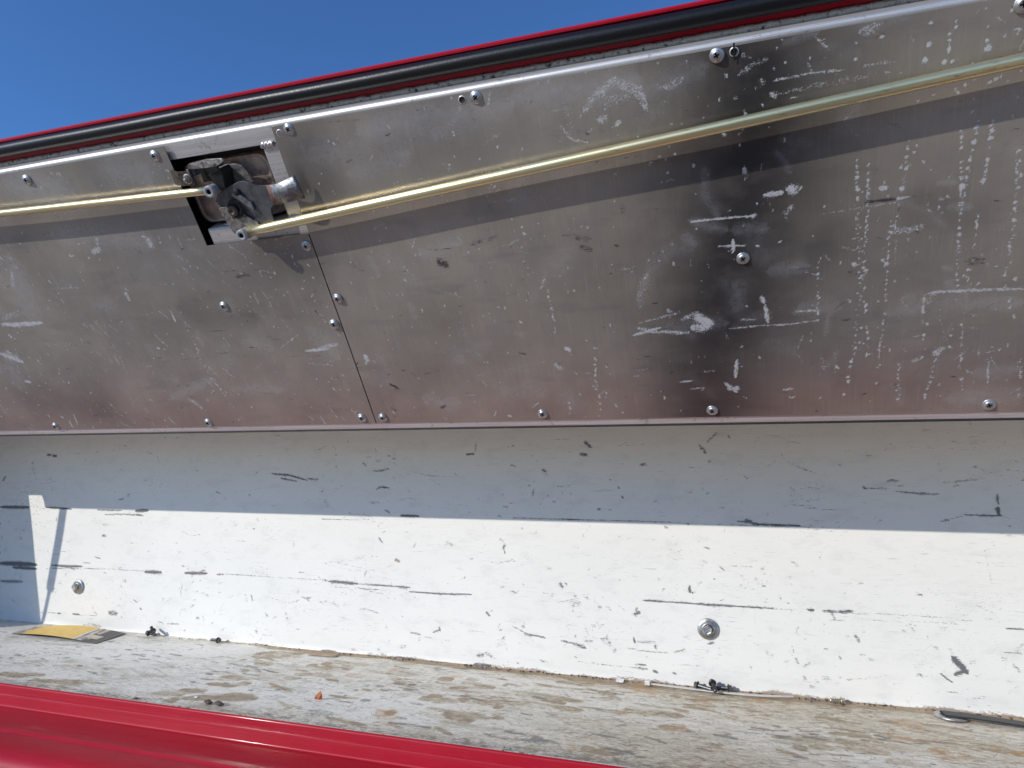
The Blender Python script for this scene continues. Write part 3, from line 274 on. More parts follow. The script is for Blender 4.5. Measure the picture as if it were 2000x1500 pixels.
('k',0.0018,0.50,-0.0512,0.1372,-0.0488,0.1355),('k',0.0015,0.60,0.07,0.1129,0.0767,0.1189),('k',0.0017,0.60,0.0713,0.123,0.0728,0.1228),('k',0.0016,0.60,0.0536,0.1694,0.0548,0.1684),
('k',0.0039,0.60,0.1596,0.1467,0.1645,0.1479,0.1729,0.1475),('k',0.0035,0.60,0.1609,0.1441,0.1732,0.1446),('k',0.0017,0.50,0.0388,0.088,0.0436,0.0817),
('k',0.0013,0.60,0.0445,0.0787,0.0469,0.0765),('k',0.0013,0.45,0.0141,0.0911,0.0245,0.0899),('k',0.0021,0.50,0.0367,0.1504,0.0569,0.1521),('k',0.0016,0.50,0.1036,0.132,0.1064,0.1353),
('k',0.0017,0.40,0.101,0.1142,0.1041,0.1103),('k',0.0016,0.50,0.1978,0.0593,0.2006,0.0616),('k',0.0015,0.40,0.1873,0.1449,0.1943,0.1467),('k',0.0012,0.40,0.1842,0.0953,0.2047,0.0948),
('k',0.0052,0.30,0.1112,0.0539,0.1183,0.0636),('k',0.0059,0.25,0.1135,0.0785,0.1208,0.0819),('k',0.0022,0.40,0.1193,0.2023,0.1359,0.2019),('k',0.0018,0.40,0.1876,0.1956,0.1907,0.1952),
('k',0.0019,0.60,-0.0997,0.0751,-0.0929,0.0737),('k',0.0014,0.50,-0.0974,0.0923,-0.0919,0.0914),('k',0.0014,0.40,-0.0971,0.0859,-0.0971,0.0777),('k',0.0022,0.70,-0.1013,0.1856,-0.1,0.185),
('k',0.0014,0.50,0.0299,0.0332,0.0333,0.0331),('h',0.0312,0.50,-0.7024,0.3134,-0.6511,0.2965),('h',0.0246,0.35,-0.5742,0.3124,-0.5417,0.3033),('h',0.0347,0.35,-0.7642,0.241,-0.7874,0.1669),
('h',0.0255,0.35,-0.8537,0.1225,-0.8746,0.0712),('h',0.0265,0.30,-0.6924,0.2572,-0.5661,0.2384),('h',0.0222,0.30,-0.3509,0.2968,-0.3104,0.2957),('h',0.0255,0.45,-0.3062,0.3081,-0.2288,0.3133),
('h',0.0246,0.45,-0.2299,0.3094,-0.1678,0.312),('h',0.0234,0.50,-0.167,0.3157,-0.0678,0.3113),('h',0.0177,0.30,-0.3276,0.2757,-0.2648,0.2852),('h',0.0126,0.35,-0.2375,0.2983,-0.2135,0.303),
('h',0.0188,0.35,-0.0685,0.3041,-0.0199,0.3141),('h',0.0098,0.40,-0.0073,0.1891,0.0198,0.1883),('h',0.0084,0.50,-0.0434,0.1864,-0.0389,0.181),('h',0.0082,0.40,-0.0403,0.2013,-0.0112,0.1895),
('h',0.0104,0.40,0.1474,0.1133,0.169,0.1072),('h',0.0118,0.40,0.1685,0.1116,0.2021,0.109),('h',0.0129,0.35,-0.0051,0.1395,-0.0058,0.1205),('h',0.0134,0.30,-0.067,0.105,-0.0147,0.1065),
('h',0.0077,0.30,-0.3329,0.1989,-0.329,0.1777),('h',0.0126,0.30,0.0427,0.1168,0.0738,0.1144),('h',0.0055,0.40,0.1531,0.126,0.1492,0.1307),('h',0.0039,0.40,0.1445,0.1439,0.1518,0.1399),
('h',0.0095,0.35,-0.6508,0.0482,-0.5715,0.0733),('h',0.0115,0.30,-0.5572,0.059,-0.483,0.0562),('h',0.0213,0.30,-0.4277,0.1292,-0.4053,0.0914),('h',0.0088,0.30,-0.0746,0.1644,-0.0873,0.1267),
('h',0.0123,0.30,0.108,0.1072,0.1334,0.1099),('h',0.0057,0.30,0.1218,0.1198,0.1258,0.115),('h',0.0116,0.30,-0.2814,0.1939,-0.2382,0.2044),('h',0.0100,0.25,-0.2468,0.083,-0.2598,0.1179),
('h',0.0103,0.40,0.0192,0.1511,0.0501,0.1528),('h',0.0052,0.40,0.1434,0.191,0.1599,0.189),('h',0.0044,0.40,0.1352,0.2095,0.1482,0.2086),('h',0.0125,0.35,0.1758,0.0459,0.2075,0.0493),
('h',0.0170,0.30,0.1597,0.0212,0.2145,0.0245),('h',0.0135,0.40,0.0826,0.329,0.1039,0.3283),('h',0.0049,0.45,0.0318,0.3205,0.0545,0.3246),('s',0.0717,0.58,0.0152,0.3283,0.0141,0.3085),  # s strokes: dark grime band that also paints in the photographer's reflection
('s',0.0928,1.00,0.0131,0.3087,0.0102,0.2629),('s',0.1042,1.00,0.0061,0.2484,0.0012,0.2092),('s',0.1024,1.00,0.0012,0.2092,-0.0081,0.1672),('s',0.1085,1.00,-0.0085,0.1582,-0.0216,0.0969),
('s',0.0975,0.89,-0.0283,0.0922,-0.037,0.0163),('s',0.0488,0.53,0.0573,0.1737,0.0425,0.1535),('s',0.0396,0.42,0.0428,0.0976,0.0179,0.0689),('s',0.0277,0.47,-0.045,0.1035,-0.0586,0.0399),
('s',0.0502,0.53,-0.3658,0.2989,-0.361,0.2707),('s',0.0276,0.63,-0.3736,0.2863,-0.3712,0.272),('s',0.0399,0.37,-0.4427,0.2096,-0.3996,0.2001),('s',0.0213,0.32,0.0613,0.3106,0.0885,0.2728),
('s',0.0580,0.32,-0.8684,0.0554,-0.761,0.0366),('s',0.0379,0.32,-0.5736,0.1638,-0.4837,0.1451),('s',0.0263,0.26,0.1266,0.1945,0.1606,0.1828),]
WALL_MARKS = [
('k',0.0046,0.80,-0.2003,0.0464,-0.1949,0.0417),('k',0.0046,0.75,-0.2071,0.0319,-0.2004,0.0312),('k',0.0038,0.60,-0.0513,0.0333,-0.0547,0.0389),('k',0.0031,0.60,-0.0497,0.0451,-0.0373,0.0575),
('k',0.0025,0.60,-0.0583,0.0433,-0.056,0.0358),('k',0.0019,0.70,-0.0243,0.0548,-0.0226,0.0504),('k',0.0040,0.70,-0.2578,0.0114,-0.2544,0.0101),('k',0.0038,0.70,-0.1298,0.0189,-0.1247,0.0189),
('k',0.0027,0.60,-0.2703,-0.0139,-0.2717,-0.0232),('k',0.0019,0.90,-0.1592,-0.01,-0.1579,-0.0107),('k',0.0019,0.90,-0.1541,-0.0214,-0.1529,-0.0227),('k',0.0023,0.80,-0.1862,-0.038,-0.1816,-0.0372),
('k',0.0020,0.80,-0.2324,-0.0512,-0.2223,-0.0516,-0.2102,-0.0513),('k',0.0008,0.60,-0.2997,-0.0516,-0.101,-0.051),('k',0.0024,0.75,-0.017,-0.0482,0.006,-0.05),
('k',0.0030,0.85,0.0003,-0.0508,0.0286,-0.0518,0.052,-0.0511),('k',0.0049,0.70,-0.0065,-0.0474,-0.0019,-0.0485),('k',0.0006,0.50,-0.101,-0.0517,0.0943,-0.0534),
('k',0.0029,0.50,0.1231,-0.0069,0.1465,-0.0089),('k',0.0023,0.80,0.121,-0.0069,0.1241,-0.008),('k',0.0023,0.70,0.1541,-0.0111,0.1794,-0.013,0.1968,-0.0133),
('k',0.0033,0.70,0.2512,-0.0131,0.2519,-0.0234),('k',0.0039,0.90,0.2512,-0.0261,0.2511,-0.0343),('k',0.0022,0.80,0.2199,-0.0355,0.2534,-0.0358),('k',0.0022,0.70,0.1965,-0.0422,0.2034,-0.0414),
('k',0.0011,0.50,0.2025,-0.0409,0.2199,-0.0361),('k',0.0018,0.50,0.0527,0.0167,0.0592,0.0131,0.0712,0.0096),('k',0.0006,0.40,0.0348,0.0323,0.0401,0.0233,0.0527,0.0167),
('k',0.0050,0.35,-0.0756,-0.0153,-0.0695,-0.014),('k',0.0025,0.60,-0.0514,-0.0168,-0.0496,-0.0155),('k',0.0019,0.60,-0.1142,-0.0271,-0.1104,-0.0258),('k',0.0025,0.40,-0.1116,-0.0239,-0.1092,-0.0301),
('k',0.0015,0.60,-0.04,-0.0331,-0.0317,-0.0329),('k',0.0025,0.70,-0.0562,-0.0801,-0.0496,-0.0811),('k',0.0043,0.35,-0.0572,-0.0964,-0.0537,-0.0987),('k',0.0024,0.60,-0.0396,-0.101,-0.0339,-0.1061),
('k',0.0033,0.50,-0.2507,-0.1131,-0.2467,-0.1148),('k',0.0039,0.75,-0.2345,-0.132,-0.2319,-0.1357),('k',0.0019,0.60,-0.2278,-0.1304,-0.2258,-0.1328),('k',0.0031,0.80,-0.0741,-0.126,-0.0743,-0.1343),
('k',0.0018,0.80,-0.0713,-0.1336,-0.0701,-0.1353),('k',0.0008,0.50,-0.2575,-0.1447,-0.1975,-0.1444),('k',0.0025,0.85,-0.1306,-0.146,-0.1029,-0.1462),('k',0.0025,0.75,-0.1029,-0.1462,-0.0668,-0.1464),
('k',0.0030,0.85,-0.0728,-0.1467,-0.0202,-0.1465),('k',0.0024,0.80,-0.0202,-0.1465,0.0194,-0.1463),('k',0.0009,0.50,0.0194,-0.1463,0.0578,-0.1456),('k',0.0029,0.90,0.0572,-0.1456,0.0621,-0.1453),
('k',0.0023,0.80,0.0712,-0.1459,0.0898,-0.1458),('k',0.0034,0.90,0.0887,-0.1458,0.1035,-0.1443),('k',0.0008,0.45,0.1028,-0.1466,0.1615,-0.1444,0.2196,-0.1469),
('k',0.0011,0.40,0.1051,-0.1531,0.141,-0.1518,0.2051,-0.1506),('k',0.0016,0.80,0.2497,-0.1522,0.2657,-0.1521),('k',0.0084,0.40,-0.2186,-0.1563,-0.2107,-0.1545),
('k',0.0044,0.75,-0.1402,-0.1636,-0.1352,-0.1609),('k',0.0025,0.70,-0.1376,-0.1562,-0.1389,-0.1599),('k',0.0026,0.50,-0.2986,-0.188,-0.2778,-0.1967),('k',0.0026,0.70,-0.2737,-0.197,-0.2533,-0.1999),
('k',0.0032,0.60,-0.234,-0.2015,-0.2175,-0.2033),('k',0.0057,0.60,-0.2188,-0.2034,-0.2012,-0.2082),('k',0.0025,0.80,-0.1419,-0.1915,-0.1408,-0.1974),('k',0.0031,0.50,-0.1376,-0.196,-0.1161,-0.1943),
('k',0.0031,0.70,-0.1161,-0.1985,-0.1156,-0.2014),('k',0.0015,0.60,-0.1502,-0.2036,-0.1285,-0.206,-0.1011,-0.2062),('k',0.0021,0.70,-0.0933,-0.2043,-0.0812,-0.1998),
('k',0.0024,0.80,-0.0551,-0.192,-0.0468,-0.189),('k',0.0023,0.60,0.0874,-0.1941,0.0883,-0.1967),('k',0.0017,0.60,0.072,-0.1871,0.0751,-0.1874),('k',0.0019,0.80,-0.1411,-0.2225,-0.1276,-0.222),
('k',0.0019,0.80,-0.1412,-0.2267,-0.1264,-0.2266),('k',0.0031,0.80,-0.1185,-0.2277,-0.1149,-0.2291),('k',0.0024,0.70,-0.0956,-0.228,-0.0926,-0.2289),('k',0.0065,0.95,0.198,-0.1849,0.2015,-0.1899,0.2069,-0.1957,0.2112,-0.2016),
('k',0.0044,0.85,0.1987,-0.2037,0.2075,-0.1998),('k',0.0016,0.80,0.1863,-0.2038,0.1917,-0.2085,0.1972,-0.2122),('k',0.0044,0.35,0.1965,-0.1787,0.1991,-0.1827),
('k',0.0043,0.40,0.2148,-0.1908,0.2188,-0.1874),('k',0.0034,0.50,0.1688,-0.1217,0.1727,-0.1226),('k',0.0011,0.50,0.1751,-0.1645,0.1767,-0.1697),('k',0.0011,0.50,0.1607,-0.1574,0.163,-0.161),
('k',0.0011,0.60,0.2465,-0.1773,0.2611,-0.1771),('k',0.0011,0.60,0.1889,-0.2224,0.2004,-0.2218),('k',0.0009,0.50,0.0788,-0.1549,0.0946,-0.1549),('k',0.0018,0.50,0.0371,-0.1177,0.0404,-0.1187),
('k',0.0009,0.50,-0.045,-0.2039,-0.0391,-0.2023),('k',0.0053,0.95,-1.2324,-0.0554,-1.1638,-0.0549),('k',0.0034,0.95,-1.1252,-0.0541,-1.1021,-0.0545,-1.068,-0.0555),
('k',0.0025,0.80,-1.0125,-0.056,-0.9619,-0.0557),('k',0.0049,0.95,-0.9335,-0.0559,-0.9066,-0.0545),('k',0.0025,0.70,-0.9955,-0.063,-0.9582,-0.0613,-0.9162,-0.0627),
('k',0.0011,0.60,-0.5892,-0.0602,-0.5125,-0.059),('k',0.0035,0.90,-0.463,-0.0521,-0.4348,-0.0521),('k',0.0020,0.80,-0.937,-0.0624,-0.9205,-0.0612),('k',0.0078,0.95,-1.2189,-0.1498,-1.1831,-0.149,-1.1339,-0.1485),
('k',0.0052,0.90,-1.1882,-0.1552,-1.1331,-0.1551),('k',0.0042,0.85,-1.1019,-0.1479,-1.0681,-0.1481,-1.0351,-0.1466),('k',0.0012,0.70,-1.1126,-0.1534,-0.9915,-0.1486,-0.9078,-0.1486),
('k',0.0056,0.85,-0.9057,-0.1493,-0.8714,-0.1485),('k',0.0055,0.75,-0.828,-0.1472,-0.7848,-0.1458),('k',0.0031,0.60,-0.7975,-0.1427,-0.788,-0.1415),('k',0.0023,0.70,-0.7667,-0.1465,-0.7536,-0.1458),
('k',0.0009,0.60,-0.7518,-0.145,-0.6609,-0.1457,-0.5748,-0.1456),('k',0.0050,0.80,-0.5731,-0.1463,-0.5252,-0.1473),('k',0.0021,0.80,-0.5252,-0.1473,-0.446,-0.1479),
('k',0.0049,0.60,-0.463,-0.1481,-0.449,-0.1487),('k',0.0024,0.85,-0.4458,-0.1533,-0.4002,-0.1541,-0.3559,-0.1522),('k',0.0011,0.60,-0.5249,-0.1542,-0.477,-0.153),
('k',0.0069,0.60,-1.2147,-0.1793,-1.1615,-0.1774),('k',0.0030,0.80,-0.6792,0.0046,-0.6475,0.0025,-0.6162,-0.0048),('k',0.0030,0.70,-0.6625,-0.0021,-0.6337,-0.0064),
('k',0.0037,0.60,-0.6164,-0.0025,-0.5972,-0.0039),('k',0.0081,0.35,-0.5836,-0.0338,-0.5799,-0.041),('k',0.0022,0.75,-0.5086,0.0091,-0.4947,0.0098,-0.4827,0.0127),
('k',0.0022,0.75,-0.5019,-0.0167,-0.4947,-0.0131),('k',0.0029,0.85,-0.4979,-0.0131,-0.4817,-0.0144),('k',0.0021,0.60,-0.3518,0.049,-0.3531,0.0359),('k',0.0028,0.90,-0.3665,0.0318,-0.3545,0.0331),
('k',0.0049,0.30,-0.8983,0.0318,-0.8911,0.0204),('k',0.0043,0.85,-1.1341,0.0342,-1.1247,0.0333),('k',0.0043,0.85,-1.1199,0.0324,-1.1128,0.0315),('k',0.0036,0.70,-1.2325,-0.0115,-1.2252,-0.0027),
('k',0.0104,0.25,-1.1372,-0.0064,-1.1138,-0.0071),('k',0.0025,0.70,-0.969,-0.0388,-0.9586,-0.037),('k',0.0032,0.50,-0.8196,0.0094,-0.8134,0.0062),('k',0.0024,0.60,-0.78,-0.0232,-0.7683,-0.0262),
('k',0.0058,0.40,-0.9992,-0.0786,-0.9861,-0.0798),('k',0.0041,0.60,-0.9972,-0.0964,-0.9907,-0.097),('k',0.0025,0.70,-1.0096,-0.1309,-0.9975,-0.1328),('k',0.0025,0.60,-1.0358,-0.1401,-1.0182,-0.141),
('k',0.0089,0.60,-0.9683,-0.2154,-0.9568,-0.2155),('k',0.0025,0.80,-1.0459,-0.222,-1.0318,-0.2219),('k',0.0033,0.80,-1.079,-0.2234,-1.0723,-0.223),('k',0.0008,0.60,-1.115,-0.2241,-1.0591,-0.2221),
('k',0.0008,0.60,-1.048,-0.223,-0.9941,-0.2218),('k',0.0024,0.80,-0.9085,-0.2046,-0.9063,-0.206),('k',0.0019,0.60,-0.6342,-0.0921,-0.6337,-0.1008),('k',0.0015,0.60,-0.6221,-0.1366,-0.6144,-0.1362),
('k',0.0023,0.70,-0.7019,-0.1756,-0.7006,-0.1813),('k',0.0055,0.45,-0.3927,-0.0865,-0.3851,-0.089),('k',0.0034,0.70,-0.3114,-0.0903,-0.3093,-0.0862),('k',0.0020,0.70,-0.3107,-0.0916,-0.3092,-0.0981),
('k',0.0027,0.50,-0.3151,-0.0785,-0.3122,-0.0824),('k',0.0065,0.30,-0.5348,-0.1141,-0.5105,-0.1089),('k',0.0036,0.25,-0.576,-0.1201,-0.5265,-0.1152),('k',0.0028,0.50,-0.5118,-0.1804,-0.4916,-0.1852),
('k',0.0021,0.50,-0.5238,-0.1818,-0.5109,-0.1817),('k',0.0027,0.75,-0.4095,-0.2044,-0.3991,-0.2003),('k',0.0020,0.75,-0.4007,-0.1965,-0.3991,-0.2016),('k',0.0021,0.70,-0.4427,-0.2074,-0.4274,-0.2083),
('k',0.0033,0.70,-0.334,-0.1737,-0.3297,-0.1773),('k',0.0053,0.60,-0.3475,-0.2294,-0.3361,-0.2272),('k',0.0024,0.60,-0.8706,-0.222,-0.8605,-0.2244),('k',0.0023,0.60,-0.8556,-0.224,-0.8312,-0.2231),
('k',0.0030,0.40,-0.6823,-0.2278,-0.6647,-0.2279),('k',0.0021,0.50,-0.4213,-0.2112,-0.41,-0.2123),('k',0.0008,0.50,-0.8359,-0.1697,-0.8312,-0.1785),('k',0.0008,0.45,-0.8312,-0.1785,-0.8304,-0.1648),
('k',0.0020,0.50,-0.2906,-0.1453,-0.2947,-0.1468),('k',0.0027,0.60,-0.2989,-0.1451,-0.2947,-0.1461),('k',0.0045,0.80,-0.7125,-0.2445,-0.6903,-0.242,-0.6567,-0.243),
('k',0.0031,0.80,-0.7989,-0.2424,-0.7772,-0.2415),('k',0.0036,0.75,-0.5801,-0.2411,-0.5554,-0.2411),('k',0.0041,0.80,-0.4724,-0.2411,-0.4318,-0.241),('k',0.0047,0.80,-0.3509,-0.24,-0.3261,-0.2397),
('k',0.0032,0.80,-0.9167,-0.2444,-0.8886,-0.2431),('k',0.0053,0.50,-0.3333,-0.2251,-0.3262,-0.229),('k',0.0019,0.50,-0.2372,-0.1549,-0.2106,-0.1495),('k',0.0020,0.50,-0.3205,-0.1104,-0.2993,-0.1062),
('k',0.0030,0.40,-0.5841,0.0458,-0.6011,0.0385),('k',0.0023,0.30,-0.7466,-0.0243,-0.6511,-0.0126),('k',0.0026,0.40,-1.163,0.0108,-1.1524,-0.0065),('k',0.0033,0.40,-0.9209,0.0401,-0.9047,0.0335),
('k',0.0025,0.40,-0.9805,0.0504,-0.9586,0.0469),('k',0.0036,0.30,0.0156,0.0537,0.0496,0.0503),('k',0.0036,0.30,0.0382,0.0462,0.0605,0.0436),('k',0.0045,0.25,0.1966,0.0232,0.2007,0.0091),
('k',0.0028,0.40,0.2293,0.0681,0.2327,0.0613),('k',0.0026,0.30,-0.1631,0.0428,-0.1243,0.0438),('k',0.0029,0.25,0.104,0.035,0.2126,0.0389),('k',0.0022,0.30,0.2125,-0.0379,0.2278,-0.0266),
('b',0.0035,0.60,0.1455,0.0014,0.1589,0.0009),('b',0.0023,0.70,0.1544,-0.0048,0.1637,-0.0041),('b',0.0028,0.65,0.2001,-0.0004,0.2199,0.0014,0.2419,0.0044),
('b',0.0019,0.60,-0.211,-0.2249,-0.1725,-0.2258,-0.135,-0.2262),('b',0.0017,0.55,0.094,-0.2181,0.1173,-0.2149,0.1353,-0.2095),('b',0.0035,0.95,-0.4681,-0.1127,-0.4634,-0.1139),
('b',0.0060,0.35,0.0413,-0.0155,0.0579,-0.0182),('b',0.0046,0.35,0.0913,-0.1149,0.106,-0.1152),('b',0.0017,0.40,0.0838,-0.1051,0.097,-0.1056),('b',0.0049,0.30,-0.0821,-0.1858,-0.0762,-0.1877),
('b',0.0017,0.50,0.1371,-0.221,0.1433,-0.2173),('b',0.0040,0.30,-0.2992,-0.1159,-0.2783,-0.1085),('b',0.0022,0.30,0.2023,-0.082,0.2075,-0.0839),('b',0.0049,0.50,-1.0244,-0.2389,-0.9868,-0.2394),
('b',0.0041,0.60,-1.014,-0.235,-0.9818,-0.2375),('b',0.0035,0.45,-0.5377,-0.2363,-0.5215,-0.2364),('b',0.0036,0.30,-0.0687,-0.2175,-0.0455,-0.2212),('b',0.0023,0.40,0.0112,-0.2162,0.0194,-0.2166),
]
FLOOR_MARKS = [
('b',0.0049,0.70,-0.8226,0.6588,-0.7847,0.6613),('b',0.0063,0.75,-0.887,0.6687,-0.8406,0.6663),('b',0.0050,0.65,-0.8593,0.6739,-0.8248,0.6769),('b',0.0030,0.60,-0.7887,0.6712,-0.7263,0.6759),
('b',0.0058,0.70,-0.6303,0.6892,-0.5973,0.6927),('b',0.0079,0.85,-0.602,0.6667,-0.5704,0.6782,-0.5234,0.6874),('b',0.0057,0.80,-0.569,0.6928,-0.5309,0.6926),
('b',0.0069,0.60,-0.6483,0.67,-0.6104,0.6757),('b',0.0048,0.60,-0.8017,0.6619,-0.7477,0.6636),('b',0.0041,0.55,-0.2689,0.8123,-0.2077,0.81),('b',0.0028,0.60,-0.2464,0.7803,-0.1758,0.7726),
('b',0.0027,0.60,-0.1841,0.7841,-0.1237,0.7844),('b',0.0036,0.50,-0.2538,0.8439,-0.1571,0.8489),('b',0.0036,0.50,-0.3049,0.6921,-0.2656,0.6905),('b',0.0054,0.50,-0.5436,0.8591,-0.4795,0.8548),
('b',0.0038,0.45,-0.467,0.833,-0.4059,0.8255),('b',0.0058,0.40,-0.3792,0.7722,-0.3383,0.7665),('b',0.0038,0.40,-0.0013,0.8466,-0.0066,0.8268,0.0082,0.805),
('b',0.0022,0.45,0.0421,0.7113,0.065,0.7135),('b',0.0027,0.50,0.0563,0.708,0.0723,0.7066),('b',0.0061,0.45,0.0377,0.8124,0.0745,0.802),('b',0.0040,0.45,0.1033,0.8124,0.1491,0.8183),
('b',0.0052,0.45,-0.0418,0.8003,-0.0018,0.7949),('b',0.0033,0.50,-0.1282,0.8136,-0.0791,0.813),('b',0.0045,0.50,-0.0812,0.8364,-0.0687,0.8296),('b',0.0028,0.40,0.1856,0.7919,0.2196,0.7846),
('b',0.0037,0.40,0.1643,0.7712,0.1784,0.7637),('o',0.0066,0.60,0.0917,0.761,0.1244,0.7674),('o',0.0088,0.45,0.1199,0.8034,0.1344,0.7872),('o',0.0042,0.70,0.1445,0.7706,0.1627,0.7732),
('o',0.0069,0.35,0.0352,0.7715,0.0535,0.7723),('o',0.0047,0.35,-0.0789,0.708,-0.0628,0.7097),('o',0.0075,0.30,-0.1446,0.7804,-0.1118,0.775),('g',0.0029,0.60,-0.329,0.7739,-0.3073,0.7738),
('g',0.0021,0.70,-0.3523,0.6882,-0.3396,0.6861),('g',0.0042,0.50,-0.6943,0.8208,-0.6821,0.8313),('g',0.0021,0.50,-0.7179,0.8092,-0.6829,0.8076),('g',0.0059,0.50,-0.5275,0.7287,-0.4887,0.7323),
('g',0.0074,0.55,-0.4468,0.6711,-0.4165,0.6718),('g',0.0030,0.70,-0.3511,0.6707,-0.3061,0.6728),('g',0.0029,0.60,-0.2472,0.6701,-0.2016,0.6709),('g',0.0023,0.60,-0.1285,0.6665,-0.0966,0.6655),
('g',0.0014,0.60,-0.1163,0.7043,-0.1085,0.6612),('g',0.0010,0.60,-0.1494,0.6994,-0.1327,0.743),('g',0.0011,0.50,-0.1269,0.8048,-0.1108,0.7754),('g',0.0040,0.50,-0.2503,0.6929,-0.2231,0.6905),
('g',0.0027,0.40,-0.4459,0.7079,-0.4276,0.661),('g',0.0027,0.40,-0.7583,0.7798,-0.7136,0.7686),('g',0.0028,0.40,-0.9341,0.7748,-0.8744,0.7721),('g',0.0037,0.50,-0.9678,0.8018,-0.9025,0.8126),
('g',0.0031,0.45,-0.4554,0.7885,-0.4314,0.795),('g',0.0022,0.50,0.0039,0.7076,0.0099,0.6914),('g',0.0027,0.50,-0.2572,0.7432,-0.24,0.7424),('g',0.0029,0.40,0.1934,0.8225,0.217,0.8168),
('g',0.0023,0.50,-0.2134,0.8325,-0.2032,0.8156),('g',0.0020,0.50,-0.9199,0.6926,-0.8956,0.7152),('g',0.0019,0.50,-0.7283,0.7499,-0.6833,0.7287),]

rng = np.random.default_rng(7)
random.seed(7)

# ------------------------------------------------------------------ frames
WALL_Y, FLOOR_Z, ROOF_Z = 0.90, -0.2424, 0.070
HINGE = Vector((0.0, 0.695, 0.0528))
U = Vector((0, -0.63815704, 0.76990622))       # up the open door, towards its free edge
N = Vector((0, -0.76990622, -0.63815704))      # out of its inner face
DOOR = Matrix(((1, 0, 0, 0), (0, U.y, N.y, HINGE.y), (0, U.z, N.z, HINGE.z), (0, 0, 0, 1)))

# ------------------------------------------------------------------ node helpers
class NT:
    def __init__(s, name):
        s.m = bpy.data.materials.new(name)
        s.m.use_nodes = True
        s.t = s.m.node_tree
        s.b = s.t.nodes['Principled BSDF']
        s.co = s.t.nodes.new('ShaderNodeTexCoord').outputs['Object']
    def l(s, a, b): s.t.links.new(a, b)
    def setin(s, k, v):
        if hasattr(v, 'node'): s.l(v, s.b.inputs[k])
        else: s.b.inputs[k].default_value = v if not isinstance(v, tuple) else (*v, 1)
    def mapv(s, sc, loc=(0, 0, 0)):
        n = s.t.nodes.new('ShaderNodeMapping'); s.l(s.co, n.inputs[0])
        n.inputs['Scale'].default_value = sc; n.inputs['Location'].default_value = loc
        return n.outputs[0]
    def noise(s, scale=1, detail=3, rough=.55, vec=None, dist=0):
        n = s.t.nodes.new('ShaderNodeTexNoise')
        s.l(vec if vec is not None else s.co, n.inputs['Vector'])
        n.inputs['Scale'].default_value = scale; n.inputs['Detail'].default_value = detail
        n.inputs['Roughness'].default_value = rough; n.inputs['Distortion'].default_value = dist
        return n.outputs[0]
    def voro(s, scale, vec=None, rand=1):
        n = s.t.nodes.new('ShaderNodeTexVoronoi'); s.l(vec if vec is not None else s.co, n.inputs['Vector'])
        n.inputs['Scale'].default_value = scale; n.inputs['Randomness'].default_value = rand
        return n.outputs['Distance'], n.outputs['Color']
    def math(s, op, a, b=0.0, clamp=False):
        n = s.t.nodes.new('ShaderNodeMath'); n.operation = op; n.use_clamp = clamp
        for i, v in enumerate((a, b)):
            if hasattr(v, 'node'): s.l(v, n.inputs[i])
            else: n.inputs[i].default_value = v
        return n.outputs[0]
    def rng(s, v, a, b, c=0, d=1, smooth=False):
        n = s.t.nodes.new('ShaderNodeMapRange')
        if smooth: n.interpolation_type = 'SMOOTHSTEP'
        s.l(v, n.inputs[0])
        for i, x in enumerate((a, b, c, d)): n.inputs[i + 1].default_value = x
        return n.outputs[0]
    def mix(s, f, a, b, mode='MIX'):
        n = s.t.nodes.new('ShaderNodeMix'); n.data_type = 'RGBA'; n.blend_type = mode
        for i, v in ((0, f), (6, a), (7, b)):
            if hasattr(v, 'node'): s.l(v, n.inputs[i])
            else: n.inputs[i].default_value = (*v, 1) if isinstance(v, tuple) else v
        return n.outputs[2]
    def mixf(s, f, a, b):
        n = s.t.nodes.new('ShaderNodeMix')
        for i, v in ((0, f), (2, a), (3, b)):
            if hasattr(v, 'node'): s.l(v, n.inputs[i])
            else: n.inputs[i].default_value = v
        return n.outputs[0]
    def attr(s):
        n = s.t.nodes.new('ShaderNodeAttribute'); n.attribute_name = 'wear'
        q = s.t.nodes.new('ShaderNodeSeparateColor'); s.l(n.outputs['Color'], q.inputs[0])
        s.alpha = n.outputs['Alpha']  # alpha: dark door band, grime plus painted reflection
        return q.outputs[0], q.outputs[1], q.outputs[2]
    def sep(s):
        q = s.t.nodes.new('ShaderNodeSeparateXYZ'); s.l(s.co, q.inputs[0]); return q.outputs
    def spread(s, parts):
        'weighted noises turned into a roughly even 0..1 field'
        acc = None
        for n, w in parts:
            q = s.math('MULTIPLY', s.math('SUBTRACT', n, .5), w)
            acc = q if acc is None else s.math('ADD', acc, q)
        return s.math('ADD', acc, .5, True)
    def bump(s, h, strength=.2, dist=.001, prev=None):
        n = s.t.nodes.new('ShaderNodeBump'); n.inputs['Strength'].default_value = strength
        n.inputs['Distance'].default_value = dist; s.l(h, n.inputs['Height'])
        if prev is not None: s.l(prev, n.inputs['Normal'])
        return n.outputs[0]

